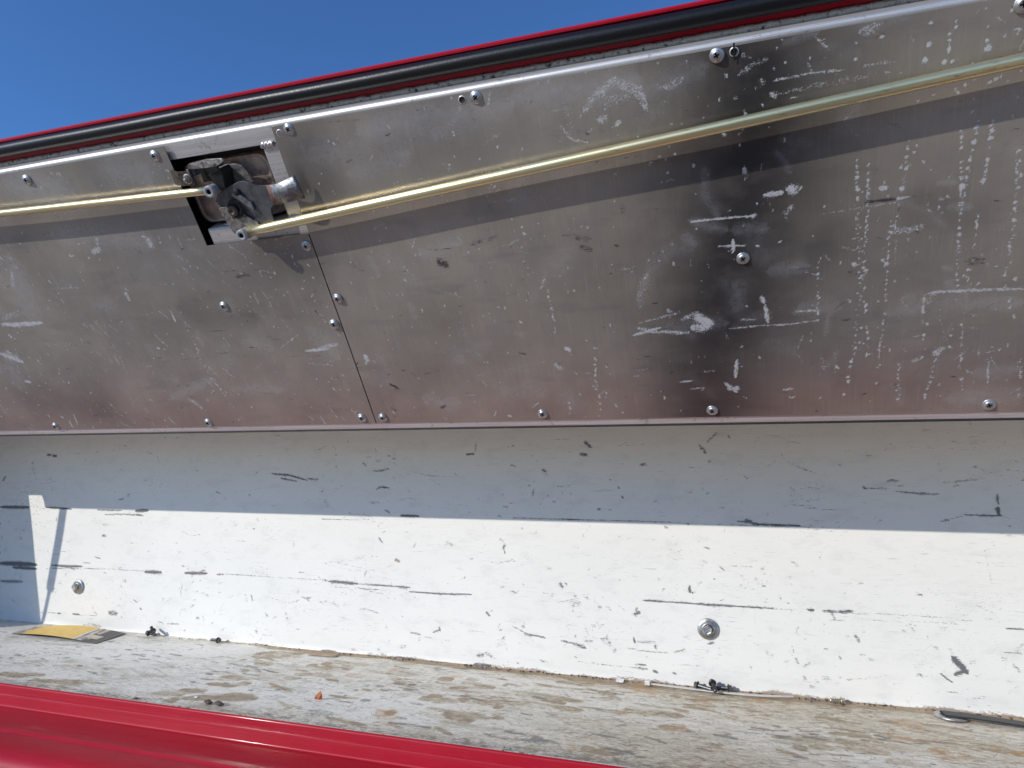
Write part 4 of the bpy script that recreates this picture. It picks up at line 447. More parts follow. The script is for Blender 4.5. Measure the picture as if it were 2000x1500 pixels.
# ------------------------------------------------------------------ materials
def m_panel():
    t = NT('galvanised_sheet')
    W, K, Hz = t.attr()
    rag = t.noise(620, 4, .65)
    rag2 = t.noise(170, 4, .7)
    fine = t.noise(1, 2, .6, t.mapv((2400, 1700, 100)))
    grain = t.noise(1, 3, .6, t.mapv((900, 22, 10)))
    grain2 = t.noise(1, 2, .6, t.mapv((260, 7, 10), (3, 1, 0)))
    blot = t.noise(9, 4, .6)
    blot2 = t.noise(38, 3, .6)
    # metal tone
    big = t.noise(3.2, 5, .62, t.mapv((1, 1.3, 1), (4.2, 1.7, 0)))
    c = t.mix(t.rng(blot, .3, .7), (.30, .262, .212), (.45, .398, .325))
    c = t.mix(t.rng(big, .50, .66, 0, .42), c, (.20, .195, .19))
    smear = t.noise(1, 4, .65, t.mapv((10, 38, 10), (2.2, .7, 0)))
    c = t.mix(t.rng(smear, .56, .72, 0, .40), c, (.17, .165, .16))
    c = t.mix(t.rng(grain, .56, .72, 0, .34), c, (.58, .55, .50))
    c = t.mix(t.rng(grain2, .3, .44, .22, 0), c, (.27, .255, .25))
    c = t.mix(t.rng(fine, .36, .62, .20, 0), c, (.20, .20, .20))
    c = t.mix(t.rng(blot2, .50, .72, 0, .25), c, (.30, .29, .285))
    stain_reflection = t.math('MULTIPLY', t.alpha, t.rng(t.math('ADD', t.math('MULTIPLY', smear, .5), t.math('MULTIPLY', blot2, .5)), .34, .52, .80, 1), True)  # oily grime and the photographer's reflection, both put into the metal colour
    c = t.mix(t.math('MULTIPLY', stain_reflection, .93), c, (.040, .038, .040))
    # hazy chalk film
    hm = t.math('MULTIPLY', Hz, t.rng(t.math('ADD', t.math('MULTIPLY', rag2, .55), t.math('MULTIPLY', rag, .45)), .28, .74), True)
    c = t.mix(t.math('MULTIPLY', hm, .70), c, (.60, .64, .68))
    # tiny specks of paint everywhere
    d, col = t.voro(150)
    q = t.t.nodes.new('ShaderNodeSeparateColor'); t.l(col, q.inputs[0])
    sp = t.math('MULTIPLY', t.rng(d, .10, .17, 1, 0), t.rng(q.outputs[0], .90, .93, 0, 1))
    sp = t.math('MULTIPLY', sp, t.rng(blot2, .45, .6))
    d2, col2 = t.voro(70, t.mapv((1, .35, 1), (.3, .2, 0)))
    q2 = t.t.nodes.new('ShaderNodeSeparateColor'); t.l(col2, q2.inputs[0])
    st = t.math('MULTIPLY', t.rng(d2, .03, .06, 1, 0), t.rng(q2.outputs[0], .88, .9, 0, .8))
    sp = t.math('MAXIMUM', sp, st)
    tiny = t.noise(1, 3, .7, t.mapv((1500, 1100, 10)))
    W = t.math('MULTIPLY', W, 1.06)
    K = t.math('MULTIPLY', K, 1.15)
    nw = t.spread(((rag, 1.7), (tiny, 1.5), (rag2, 1.0)))
    wm = t.rng(t.math('SUBTRACT', W, nw), -.02, .30)
    wm = t.math('MAXIMUM', wm, t.math('MULTIPLY', sp, .75))
    str_ = t.noise(1, 4, .7, t.mapv((160, 900, 10), (1, 1, 0)))
    km = t.rng(t.math('SUBTRACT', K, t.spread(((str_, 2.2), (rag, .9), (tiny, .8)))), -.08, .32, 0, .92)
    c = t.mix(km, c, (.035, .032, .032))
    c = t.mix(t.math('MULTIPLY', wm, .85), c, (.60, .61, .62))
    met = t.math('SUBTRACT', .38, t.math('MAXIMUM', t.math('MULTIPLY', wm, .85), t.math('MAXIMUM', t.math('MULTIPLY', km, .6), t.math('MULTIPLY', hm, .35))), True)
    ro = t.rng(blot, .3, .7, .20, .27)
    ro = t.mixf(t.math('MAXIMUM', wm, hm), ro, .7)
    t.setin('Base Color', c); t.setin('Metallic', met); t.setin('Roughness', ro)
    b = t.bump(grain, .07, .0004)
    b = t.bump(fine, .06, .0003, b)
    b = t.bump(blot, .5, .0025, b)
    b = t.bump(wm, .5, .0003, b)
    t.setin('Normal', b)
    return t.m

def m_brushed(name, base=(.62, .61, .60), ro=.33, dirty=.3, along_x=True):
    t = NT(name)
    g = t.noise(1, 3, .6, t.mapv((14, 1500, 1500) if along_x else (1500, 14, 1500)))
    s = t.noise(260, 4, .7); b = t.noise(25, 3, .6)
    c = t.mix(t.rng(g, .35, .7), tuple(v * .8 for v in base), tuple(min(1, v * 1.12) for v in base))
    c = t.mix(t.rng(t.math('ADD', t.math('MULTIPLY', s, .6), t.math('MULTIPLY', b, .4)), .56, .66, 0, dirty * 1.6), c, (.06, .055, .05))
    t.setin('Base Color', c); t.setin('Metallic', .62)
    t.setin('Roughness', t.rng(g, .3, .7, ro - .05, ro + .1))
    t.setin('Normal', t.bump(s, .12, .0004, t.bump(g, .12, .0003)))
    return t.m

def m_wall():
    t = NT('scuffed_white_paint')
    K, B, L = t.attr()
    rag = t.noise(1, 4, .7, t.mapv((330, 500, 620)))
    rag2 = t.noise(1, 3, .7, t.mapv((90, 120, 260)))
    r = t.math('ADD', t.math('MULTIPLY', rag, .6), t.math('MULTIPLY', rag2, .4))
    big = t.noise(7, 4, .6)
    sm = t.noise(1, 4, .65, t.mapv((26, 40, 60)))
    c = t.mix(t.rng(big, .3, .7), (.84, .815, .745), (.80, .78, .71))
    c = t.mix(t.rng(sm, .52, .74, 0, .34), c, (.56, .54, .50))
    hair = t.noise(1, 3, .75, t.mapv((42, 100, 700), (4, 0, 1)), .8)
    hm_ = t.noise(1, 3, .6, t.mapv((11, 10, 17), (8, 0, 1)))
    c = t.mix(t.math('MULTIPLY', t.rng(hair, .60, .68, 0, .5), t.rng(hm_, .48, .62)), c, (.30, .29, .28))
    # thin streaks of rubbed dirt
    stv = t.noise(1, 4, .72, t.mapv((16, 100, 420), (.7, 0, .2)), )
    c = t.mix(t.math('MULTIPLY', t.rng(stv, .60, .72), t.rng(rag, .48, .62, 0, .62)), c, (.22, .21, .20))
    # small chips and specks
    d, col = t.voro(1, t.mapv((95, 100, 140)))
    q = t.t.nodes.new('ShaderNodeSeparateColor'); t.l(col, q.inputs[0])
    chip = t.math('MULTIPLY', t.rng(t.math('ADD', d, t.math('MULTIPLY', t.math('SUBTRACT', rag, .5), .7)), .10, .16, 1, 0), t.rng(q.outputs[0], .93, .95, 0, 1))
    chip = t.math('MULTIPLY', chip, t.rng(sm, .47, .58))
    c = t.mix(t.math('MULTIPLY', chip, .75), c, (.18, .18, .175))
    tiny = t.noise(1, 3, .7, t.mapv((800, 900, 1500)))
    bm = t.rng(t.math('SUBTRACT', B, t.spread(((rag, 1.6), (rag2, 1.4), (tiny, .8)))), -.10, .30)
    c = t.mix(t.math('MULTIPLY', bm, .85), c, (.27, .19, .12))
    strk = t.noise(1, 4, .72, t.mapv((120, 300, 1100), (0, 1, 3)))
    K = t.math('MULTIPLY', K, 1.30)
    km = t.rng(t.math('SUBTRACT', K, t.spread(((strk, 1.9), (rag, 1.3), (tiny, 1.0)))), -.10, .34)
    c = t.mix(t.math('MULTIPLY', km, .88), c, (.06, .06, .065))
    t.setin('Base Color', c)
    t.setin('Roughness', t.mixf(km, .42, .6))
    t.setin('Specular IOR Level', .45)
    t.setin('Normal', t.bump(km, -.4, .0003, t.bump(big, .35, .004, t.bump(sm, .10, .0006))))
    return t.m

def m_floor():
    t = NT('worn_floor_paint')
    B, G, O = t.attr()
    co = t.sep()
    rag = t.noise(1, 5, .74, t.mapv((95, 190, 10)))
    rag2 = t.noise(1, 4, .7, t.mapv((26, 62, 10), (2, 0, 0)))
    fine = t.noise(700, 3, .6)
    scr = t.noise(1, 5, .74, t.mapv((70, 230, 10), (0, 5, 0)), 1.0)
    r = t.math('ADD', t.math('MULTIPLY', rag, .55), t.math('MULTIPLY', rag2, .45))
    big = t.noise(5, 3, .6)
    clump = t.noise(1, 4, .62, t.mapv((5, 13, 1), (1.3, 2, 0)))
    cm = t.rng(t.math('ADD', clump, t.math('MULTIPLY', B, .35)), .42, .66)
    c = t.mix(t.rng(big, .3, .7), (.88, .87, .82), (.82, .81, .75))
    c = t.mix(t.rng(B, .15, .60, 0, .70), c, (.70, .64, .46))
    c = t.mix(t.math('MULTIPLY', t.rng(rag2, .42, .64, 0, .8), cm), c, (.46, .40, .30))
    c = t.mix(t.math('MULTIPLY', t.rng(scr, .535, .64, 0, .80), t.math('ADD', t.math('MULTIPLY', cm, .8), .2)), c, (.25, .205, .15))
    # cracks and tool marks
    v = t.t.nodes.new('ShaderNodeTexVoronoi'); v.feature = 'DISTANCE_TO_EDGE'
    dv = t.t.nodes.new('ShaderNodeVectorMath'); dv.operation = 'ADD'
    nn = t.t.nodes.new('ShaderNodeTexNoise'); nn.inputs['Scale'].default_value = 40; nn.inputs['Detail'].default_value = 4
    t.l(t.co, nn.inputs['Vector'])
    sc = t.t.nodes.new('ShaderNodeVectorMath'); sc.operation = 'SCALE'; sc.inputs['Scale'].default_value = .03
    t.l(nn.outputs['Color'], sc.inputs[0]); t.l(t.mapv((1, 1.9, 1)), dv.inputs[0]); t.l(sc.outputs[0], dv.inputs[1])
    t.l(dv.outputs[0], v.inputs['Vector']); v.inputs['Scale'].default_value = 46
    crack = t.math('MULTIPLY', t.rng(v.outputs['Distance'], .012, .03, 1, 0), t.rng(rag, .50, .60))
    c = t.mix(t.math('MULTIPLY', crack, .8), c, (.13, .105, .08))
    tiny = t.noise(1, 3, .7, t.mapv((260, 620, 10)))
    dirt = t.rng(t.math('SUBTRACT', B, t.spread(((rag, 1.7), (rag2, 1.7), (tiny, .7)))), -.16, .30)
    c = t.mix(t.math('MULTIPLY', dirt, .80), c, t.mix(t.rng(rag, .3, .7), (.13, .075, .035), (.42, .29, .16)))
    om = t.rng(t.math('SUBTRACT', O, t.spread(((rag, 1.4), (rag2, 1.4)))), -.25, .40)
    c = t.mix(t.math('MULTIPLY', om, .7), c, (.46, .23, .06))
    gm = t.rng(t.math('SUBTRACT', G, t.spread(((scr, 1.6), (rag, 1.4), (tiny, 1.0)))), -.14, .28)
    c = t.mix(t.math('MULTIPLY', gm, .8), c, (.17, .165, .155))
    c = t.mix(t.rng(fine, .35, .5, .18, 0), c, (.25, .23, .20))
    t.setin('Base Color', c); t.setin('Roughness', t.mixf(gm, .5, .65))
    t.setin('Specular IOR Level', .4)
    t.setin('Normal', t.bump(scr, .25, .0008, t.bump(crack, -.4, .0006, t.bump(rag, .22, .0012))))
    return t.m

def m_red(name='red_paint', dull=False):
    t = NT(name)
    s = t.noise(1, 3, .7, t.mapv((25, 500, 500)))
    b = t.noise(8, 3, .6); f = t.noise(1300, 2, .6)
    c = t.mix(t.rng(b, .3, .7), (.38, .005, .018), (.44, .008, .024))
    c = t.mix(t.rng(s, .55, .78, 0, .10), c, (.60, .20, .20))
    d, col = t.voro(55, t.mapv((.35, 1.4, 1.4), (.2, .1, 0)))
    q = t.t.nodes.new('ShaderNodeSeparateColor'); t.l(col, q.inputs[0])
    sc = t.math('MULTIPLY', t.rng(d, .025, .05, 1, 0), t.rng(q.outputs[0], .86, .88, 0, 1))
    if not dull: c = t.mix(t.math('MULTIPLY', sc, .6), c, (.85, .6, .6))
    t.setin('Base Color', c)
    t.setin('Roughness', t.rng(b, .3, .7, .40, .50) if not dull else .55)
    t.setin('Coat Weight', .24 if not dull else 0.0); t.setin('Coat Roughness', .10); t.setin('Specular IOR Level', .18)
    t.setin('Normal', t.bump(f, .05, .0002, t.bump(b, .25, .003)))
    return t.m

def m_simple(name, col, ro=.5, met=0., var=.25, scale=200, bumpd=.0005, dark=None, spec=.5):
    t = NT(name)
    n = t.noise(scale, 4, .65)
    c = t.mix(t.rng(n, .35, .68), tuple(v * (1 - var) for v in col), tuple(min(1, v * (1 + var * .6)) for v in col))
    if dark:
        n2 = t.noise(scale * .45, 4, .7)
        c = t.mix(t.rng(n2, .54, .64), c, dark)
    t.setin('Base Color', c); t.setin('Metallic', met); t.setin('Roughness', t.rng(n, .3, .7, max(.05, ro - .06), ro + .08))
    t.setin('Specular IOR Level', spec)
    t.setin('Normal', t.bump(n, .3, bumpd))
    return t.m

def m_lever():
    t = NT('galvanised_lever')
    n = t.noise(420, 4, .65); n2 = t.noise(90, 3, .6); x = t.sep()[0]
    c = t.mix(t.rng(n, .35, .65), (.12, .12, .125), (.36, .365, .37))
    c = t.mix(t.rng(n2, .52, .68, 0, .5), c, (.16, .15, .15))
    band = t.math('MULTIPLY', t.rng(t.math('ABSOLUTE', t.math('ADD', x, .4065)), .0020, .0034, 1, 0), t.rng(n2, .38, .46))
    c = t.mix(t.math('MULTIPLY', band, .85), c, (.20, .065, .025))
    t.setin('Base Color', c); t.setin('Metallic', t.math('SUBTRACT', .8, t.math('MULTIPLY', band, .7)))
    t.setin('Roughness', t.rng(n2, .3, .7, .38, .55))
    t.setin('Normal', t.bump(n, .25, .0004))
    return t.m

def m_rod():
    t = NT('yellow_zinc')
    n = t.noise(1, 4, .7, t.mapv((60, 320, 320))); n2 = t.noise(1, 3, .6, t.mapv((9, 60, 60)))
    c = t.mix(t.rng(n2, .3, .7), (.80, .66, .36), (.68, .66, .40))
    c = t.mix(t.rng(n, .60, .72, 0, .6), c, (.12, .08, .04))
    t.setin('Base Color', c); t.setin('Metallic', .85); t.setin('Roughness', .33)
    t.setin('Normal', t.bump(n, .15, .0004))
    return t.m

def m_card():
    t = NT('printed_yellow_card')
    n = t.noise(60, 3, .6)
    q = t.noise(1, 2, .7, t.mapv((340, 90, 1)))
    c = t.mix(t.rng(n, .35, .7), (.80, .50, .07), (.86, .58, .13))
    c = t.mix(t.rng(q, .56, .64, 0, .25), c, (.45, .33, .06))
    t.setin('Base Color', c); t.setin('Roughness', .45)
    return t.m

M = dict(darklever=m_simple('dark_zinc_lever', (.135, .135, .14), .5, .6, .3, 140, .0006, (.04, .038, .036)), sheet_edge=m_simple('dull_sheet_edge', (.16, .15, .14), .8, 0), leaf_al=m_brushed('worn_hinge_leaf', (.80, .73, .69), .5, .3),
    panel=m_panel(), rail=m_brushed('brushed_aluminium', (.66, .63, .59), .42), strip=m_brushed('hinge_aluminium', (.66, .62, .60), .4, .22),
    wall=m_wall(), floor=m_floor(), red=m_red(), redin=m_red('dull_red_paint', True),
    rubber=m_simple('black_rubber', (.008, .008, .009), .36, 0, .3, 900, .0004, spec=.36),
    sealant=m_simple('grey_sealant', (.56, .52, .47), .75, 0, .2, 520, .0012, (.05, .045, .04)),
    black=m_simple('black_gap_rubber', (.008, .008, .008), .7),
    steel=m_simple('zinc_steel', (.50, .50, .49), .42, .9, .25, 300, .0004),
    recess=m_simple('dark_recess', (.02, .02, .02), .6, .3),
    dish=m_simple('bronzed_dish', (.50, .39, .33), .40, .55, .35, 70, .001, (.12, .08, .06)),
    dishwall=m_simple('dark_tray_steel', (.06, .052, .048), .5, .6, .4, 120),
    greasy=m_simple('greasy_steel', (.020, .019, .018), .60, .3, .5, 260, .001),
    oldsteel=m_simple('weathered_steel', (.33, .31, .28), .5, .7, .5, 240, .001, (.07, .055, .045)),
    brownsteel=m_simple('brown_steel', (.13, .105, .08), .5, .55, .5, 320, .001, (.05, .04, .03)),
    weld=m_simple('weld_metal', (.70, .67, .66), .35, .9, .3, 200, .001),
    lever=m_lever(), rod=m_rod(),
    sleeve=m_simple('grey_plastic_sleeve', (.36, .36, .37), .45, .1, .2, 500, .0003),
    grey_gas=m_simple('strut_black', (.03, .03, .03), .3, .2),
    card=m_card(), cardblack=m_simple('black_card', (.055, .052, .05), .5, 0, .3, 90),
    cardwhite=m_simple('white_card_line', (.75, .75, .74), .5), cardgrey=m_simple('grey_card_print', (.23, .21, .20), .5, 0, .2, 500),
    cardtan=m_simple('tan_card_print', (.62, .56, .44), .5),
    cable=m_simple('white_nylon', (.62, .60, .56), .35, 0, .12, 200), 
    strap=m_simple('black_nylon_strap', (.022, .022, .025), .45, 0, .3, 900, .0012),
    darkscrew=m_simple('dark_screw_steel', (.13, .135, .14), .35, .9, .4, 400),
    brass=m_simple('nickel_brass', (.62, .55, .42), .28, .9, .2, 300),
    leaf=m_simple('orange_dry_leaf', (.50, .13, .02), .5, 0, .4, 300, .001),
    tan=m_simple('tan_wood_flake', (.42, .31, .21), .7, 0, .25, 200, .001),
    brownbit=m_simple('dark_brown_debris', (.10, .065, .05), .7, 0, .4, 300, .002),
    white=m_simple('white_chip', (.8, .8, .8), .5),
    ground=m_simple('dusty_concrete', (.50, .415, .325), .9, 0, .25, 3.0, .02, (.38, .31, .24)),
)

# ------------------------------------------------------------------ object helpers
def link(name, me, parent=None, mw=None):
    o = bpy.data.objects.new(name, me); COL.objects.link(o)
    if parent is not None: o.parent = parent
    if mw is not None: o.matrix_local = mw
    return o
def mesh(name, verts, faces, mats, parent=None, mw=None, smooth=False, fm=None):
    me = bpy.data.meshes.new(name); me.from_pydata([tuple(v) for v in verts], [], faces); me.update()
    for m in (mats if isinstance(mats, (list, tuple)) else [mats]): me.materials.append(m)
    if fm: me.polygons.foreach_set('material_index', fm)
    if smooth: me.polygons.foreach_set('use_smooth', [True] * len(me.polygons))
    return link(name, me, parent, mw)
def from_bm(name, bm, mats, parent=None, mw=None, smooth=False):
    bmesh.ops.recalc_face_normals(bm, faces=bm.faces)
    me = bpy.data.meshes.new(name); bm.to_mesh(me); bm.free()
    for m in (mats if isinstance(mats, (list, tuple)) else [mats]): me.materials.append(m)
    if smooth: me.polygons.foreach_set('use_smooth', [True] * len(me.polygons))
    return link(name, me, parent, mw)
def tag(o, label=None, cat=None, group=None, kind=None):
    for k, v in (('label', label), ('category', cat), ('group', group), ('kind', kind)):
        if v: o[k] = v
    return o
def box_bm(x0, x1, y0, y1, z0, z1, bev=0, bm=None):
    own = bm is None
    bm = bm or bmesh.new()
    vs = [bm.verts.new((x, y, z)) for x in (x0, x1) for y in (y0, y1) for z in (z0, z1)]
    for f in ((0, 1, 3, 2), (4, 6, 7, 5), (0, 4, 5, 1), (2, 3, 7, 6), (0, 2, 6, 4), (1, 5, 7, 3)):
        bm.faces.new([vs[i] for i in f])
    if bev and own: bmesh.ops.bevel(bm, geom=bm.edges[:], offset=bev, segments=3, profile=.5, affect='EDGES')
    return bm
def plate_bm(poly, h0, h1, bev=0, fn=None, bm=None):
    """polygon in the door plane (x, s) made solid from h0 to h1"""
    bm = bm or bmesh.new()
    lo = [bm.verts.new((x, s, h0 + (fn(x, s) if fn else 0))) for x, s in poly]
    hi = [bm.verts.new((x, s, h1 + (fn(x, s) if fn else 0))) for x, s in poly]
    n = len(poly)
    bm.faces.new(hi); bm.faces.new(lo[::-1])
    for i in range(n): bm.faces.new((lo[i], lo[(i + 1) % n], hi[(i + 1) % n], hi[i]))
    if bev:
        es = [e for e in bm.edges if (e.verts[0] in hi and e.verts[1] in hi)]
        bmesh.ops.bevel(bm, geom=es, offset=bev, segments=2, profile=.5, affect='EDGES')
    return bm
def round_poly(pts, r, seg=5):
    out = []; n = len(pts)
    for i in range(n):
        p = Vector(pts[i]); a = (Vector(pts[i - 1]) - p); b = (Vector(pts[(i + 1) % n]) - p)
        k = min(r, a.length * .45, b.length * .45); a = p + a.normalized() * k; b = p + b.normalized() * k
        for j in range(seg + 1):
            t = j / seg
            q = a * (1 - t) ** 2 + p * 2 * t * (1 - t) + b * t * t
            out.append((q.x, q.y))
    return out
def tube(name, pts, r, mat, parent=None, mw=None, seg=20, caps=True):
    """tube along a list of 3-D points; r may be a list"""
    pts = [Vector(p) for p in pts]; n = len(pts); rs = r if isinstance(r, (list, tuple)) else [r] * n
    verts, faces = [], []
    up = Vector((0, 0, 1))
    d0 = (pts[1] - pts[0]).normalized()
    if abs(d0.dot(up)) > .95: up = Vector((0, 1, 0))
    for i, p in enumerate(pts):
        d = (pts[min(i + 1, n - 1)] - pts[max(i - 1, 0)]).normalized()
        a = d.cross(up).normalized(); b = d.cross(a)
        for k in range(seg):
            t = 2 * math.pi * k / seg
            verts.append(p + (a * math.cos(t) + b * math.sin(t)) * rs[i])
    for i in range(n - 1):
        for k in range(seg):
            faces.append((i * seg + k, i * seg + (k + 1) % seg, (i + 1) * seg + (k + 1) % seg, (i + 1) * seg + k))
    if caps: faces += [tuple(range(seg))[::-1], tuple(range((n - 1) * seg, n * seg))]
    o = mesh(name, verts, faces, mat, parent, mw, True)
    return o
def lathe_bm(prof, seg=24, bm=None, c=(0, 0, 0), mi=0):
    """profile of (radius, height) turned round local z"""
    bm = bm or bmesh.new()
    rings = []
    for r, z in prof:
        if r < 1e-6: rings.append([bm.verts.new((c[0], c[1], c[2] + z))])
        else: rings.append([bm.verts.new((c[0] + r * math.cos(2 * math.pi * k / seg), c[1] + r * math.sin(2 * math.pi * k / seg), c[2] + z)) for k in range(seg)])
    for a, b in zip(rings, rings[1:]):
        for k in range(seg):
            q = (k + 1) % seg
            if len(a) == 1: f = bm.faces.new((a[0], b[k], b[q]))
            elif len(b) == 1: f = bm.faces.new((a[k], a[q], b[0]))
            else: f = bm.faces.new((a[k], a[q], b[q], b[k]))
            f.material_index = mi; f.smooth = True
    return bm
def extrude_profile(name, prof, x0, x1, mats, parent=None, mw=None, closed=True, nx=1, smooth=False):
    """profile of (y, z) swept along x"""
    verts, faces = [], []; n = len(prof)
    for i in range(nx + 1):
        x = x0 + (x1 - x0) * i / nx
        verts += [(x, y, z) for y, z in prof]
    m = n if closed else n - 1
    for i in range(nx):
        for k in range(m):
            a = i * n + k; b = i * n + (k + 1) % n
            faces.append((a, b, b + n, a + n))
    if closed: faces += [tuple(range(n))[::-1], tuple(range(nx * n, nx * n + n))]
    o = mesh(name, verts, faces, mats, parent, mw, smooth)
    bm = bmesh.new(); bm.from_mesh(o.data); bmesh.ops.recalc_face_normals(bm, faces=bm.faces); bm.to_mesh(o.data); bm.free()
    if smooth:
        o.data.polygons.foreach_set('use_smooth', [True] * len(o.data.polygons))
        for e in o.data.edges: pass
    return o

# ------------------------------------------------------------------ wear fields, with the painted reflection on the door
def paint(F, xs, ys, marks, chan):
    """add strokes to the float field F[nx, ny, 3]"""
    for mk in marks:
        k, w, I = mk[0], mk[1], mk[2]; c = mk[3:]
        if k not in chan: continue
        ch = chan[k]
        P = np.array(c).reshape(-1, 2)
        if len(P) == 1: P = np.vstack([P, P + 1e-5])
        soft = .35 if k not in 'hs' else 1.3
        pad = w * (1.0 + soft + (1.4 if k == 'k' else 0)) + .002
        i0, i1 = np.searchsorted(xs, [P[:, 0].min() - pad, P[:, 0].max() + pad])
        j0, j1 = np.searchsorted(ys, [P[:, 1].min() - pad, P[:, 1].max() + pad])
        if i1 <= i0 or j1 <= j0: continue
        X, Y = np.meshgrid(xs[i0:i1], ys[j0:j1], indexing='ij')
        best = np.full(X.shape, 9.0)
        L = np.linalg.norm(np.diff(P, axis=0), axis=1); tot = L.sum() + 1e-9; acc = 0
        for a in range(len(P) - 1):
            d = P[a + 1] - P[a]; q = (d ** 2).sum() + 1e-12
            t = np.clip(((X - P[a, 0]) * d[0] + (Y - P[a, 1]) * d[1]) / q, 0, 1)
            g = (acc + t * L[a]) / tot; acc += L[a]
            hw = w * .5 * (np.sin(np.clip(g, .0, 1) * math.pi) ** .35 * .75 + .25) if tot > 2 * w else w * .5
            dist = np.hypot(X - P[a, 0] - t * d[0], Y - P[a, 1] - t * d[1])
            best = np.minimum(best, dist / np.maximum(hw, .0007))
        f = I * (np.clip((1.32 - best * .82) if k == 'k' else (1.45 - best * .75), 0, 1) if k not in 'hs' else np.exp(-best ** 2 * .7))
        if k == 'k' and w > .0015: f = np.maximum(f, .44 * I * np.exp(-(best / 2.1) ** 2))
        F[i0:i1, j0:j1, ch] = np.maximum(F[i0:i1, j0:j1, ch], f)

def random_marks(kind, n, x0, x1, y0, y1, w, l, I, ang=(0, .3), clump=0):
    out = []
    cs = rng.uniform((x0, y0), (x1, y1), (max(1, clump), 2))
    for _ in range(n):
        if clump and rng.random() < .6:
            c = cs[rng.integers(len(cs))] + rng.normal(0, .018, 2)
        else: c = rng.uniform((x0, y0), (x1, y1))
        a = rng.normal(*ang); L = rng.uniform(*l) * rng.random() ** .6
        mid = (c[0] + math.cos(a) * L * .5 + rng.normal(0, L * .06), c[1] + math.sin(a) * L * .5 + rng.normal(0, L * .06))
        out.append((kind, rng.uniform(*w), rng.uniform(*I), c[0], c[1], mid[0], mid[1], c[0] + math.cos(a) * L, c[1] + math.sin(a) * L))
    return out

def grid_part(name, xs, ys, fn, F, mat, parent, mw=None, keep=None, skirt=None, label=None):
    """dense sheet: point (x, y) -> fn(X, Y) 3-D; keep(xc, yc) masks faces"""
    nx, ny = len(xs), len(ys)
    X, Y = np.meshgrid(xs, ys, indexing='ij')
    co = fn(X, Y).reshape(-1, 3)
    idx = np.arange(nx * ny).reshape(nx, ny)
    q = np.stack([idx[:-1, :-1], idx[1:, :-1], idx[1:, 1:], idx[:-1, 1:]], -1)
    if keep is not None:
        xc = (xs[:-1] + xs[1:]) / 2; yc = (ys[:-1] + ys[1:]) / 2
        XC, YC = np.meshgrid(xc, yc, indexing='ij'); m = keep(XC, YC)
    else: m = np.ones((nx - 1, ny - 1), bool)
    fc = q[m].reshape(-1, 4)
    if skirt is not None:
        # turn the open border down by the sheet's thickness
        pad = np.zeros((nx + 1, ny + 1), bool); pad[1:-1, 1:-1] = m
        ed = []
        a = pad[1:-1, 1:] & ~pad[1:-1, :-1]; b = pad[1:-1, :-1] & ~pad[1:-1, 1:]
        for i, j in zip(*np.nonzero(a)): ed.append((idx[i, j], idx[i + 1, j]))
        for i, j in zip(*np.nonzero(b)): ed.append((idx[i + 1, j], idx[i, j]))
        a = pad[1:, 1:-1] & ~pad[:-1, 1:-1]; b = pad[:-1, 1:-1] & ~pad[1:, 1:-1]
        for i, j in zip(*np.nonzero(a)): ed.append((idx[i, j + 1], idx[i, j]))
        for i, j in zip(*np.nonzero(b)): ed.append((idx[i, j], idx[i, j + 1]))
        ed = np.array(ed); u, inv = np.unique(ed, return_inverse=True); inv = inv.reshape(ed.shape)
        base = len(co); co = np.vstack([co, co[u] + np.array(skirt)])
        sf = np.stack([ed[:, 1], ed[:, 0], base + inv[:, 0], base + inv[:, 1]], -1)
        fc = np.vstack([fc, sf])
    used, inv = np.unique(fc, return_inverse=True); fc = inv.reshape(-1, 4)
    if F.shape[2] == 3: F = np.concatenate([F, np.zeros(F.shape[:2] + (1,))], 2)
    Fa = F.reshape(-1, 4)
    nface = int(m.sum())
    if len(co) > len(Fa): Fa = np.vstack([Fa, np.tile([0, 1.3, 0, 0], (len(co) - len(Fa), 1))])
    co = co[used]; Fa = Fa[used]
    me = bpy.data.meshes.new(name)
    me.vertices.add(len(co)); me.vertices.foreach_set('co', co.astype(np.float32).ravel())
    me.loops.add(fc.size); me.loops.foreach_set('vertex_index', fc.astype(np.int32).ravel())
    me.polygons.add(len(fc)); me.polygons.foreach_set('loop_start', np.arange(0, fc.size, 4, dtype=np.int32))
    me.polygons.foreach_set('use_smooth', np.zeros(len(fc), bool)); me.update(calc_edges=True); me.validate()
    at = me.color_attributes.new('wear', 'FLOAT_COLOR', 'POINT')
    at.data.foreach_set('color', Fa.astype(np.float32).ravel())
    me.materials.append(mat)
    if skirt is not None:
        me.materials.append(M['sheet_edge'])
        mi = np.zeros(len(fc), np.int32); mi[nface:] = 1
        me.polygons.foreach_set('material_index', mi)
    o = link(name, me, parent, mw)
    if label: o['label'] = label
    return o

def axis(lo, hi, f0, f1, fine, coarse=.02):
    a = np.arange(lo, f0, coarse) if lo < f0 else np.array([])
    b = np.linspace(f0, f1, int(round((f1 - f0) / fine)) + 1)
    c = np.arange(f1 + coarse, hi + 1e-9, coarse) if hi > f1 else np.array([])
    c = np.append(c, hi) if hi > f1 and (len(c) == 0 or c[-1] < hi - 1e-6) else c
    return np.concatenate([a, b, c])

# ================================================================== SETTING
g = mesh('ground', [(-300, -300, -1.22), (300, -300, -1.22), (300, 300, -1.22), (-300, 300, -1.22)], [(0, 1, 2, 3)], M['ground'])
tag(g, kind='structure')

# ================================================================== TRUCK
truck = bpy.data.objects.new('service_truck', None); COL.objects.link(truck)
truck.location = (0, 0, 0)
tag(truck, 'red service truck with its side locker open and the bare metal door swung up', 'truck')
XL, XR = -1.327, .62

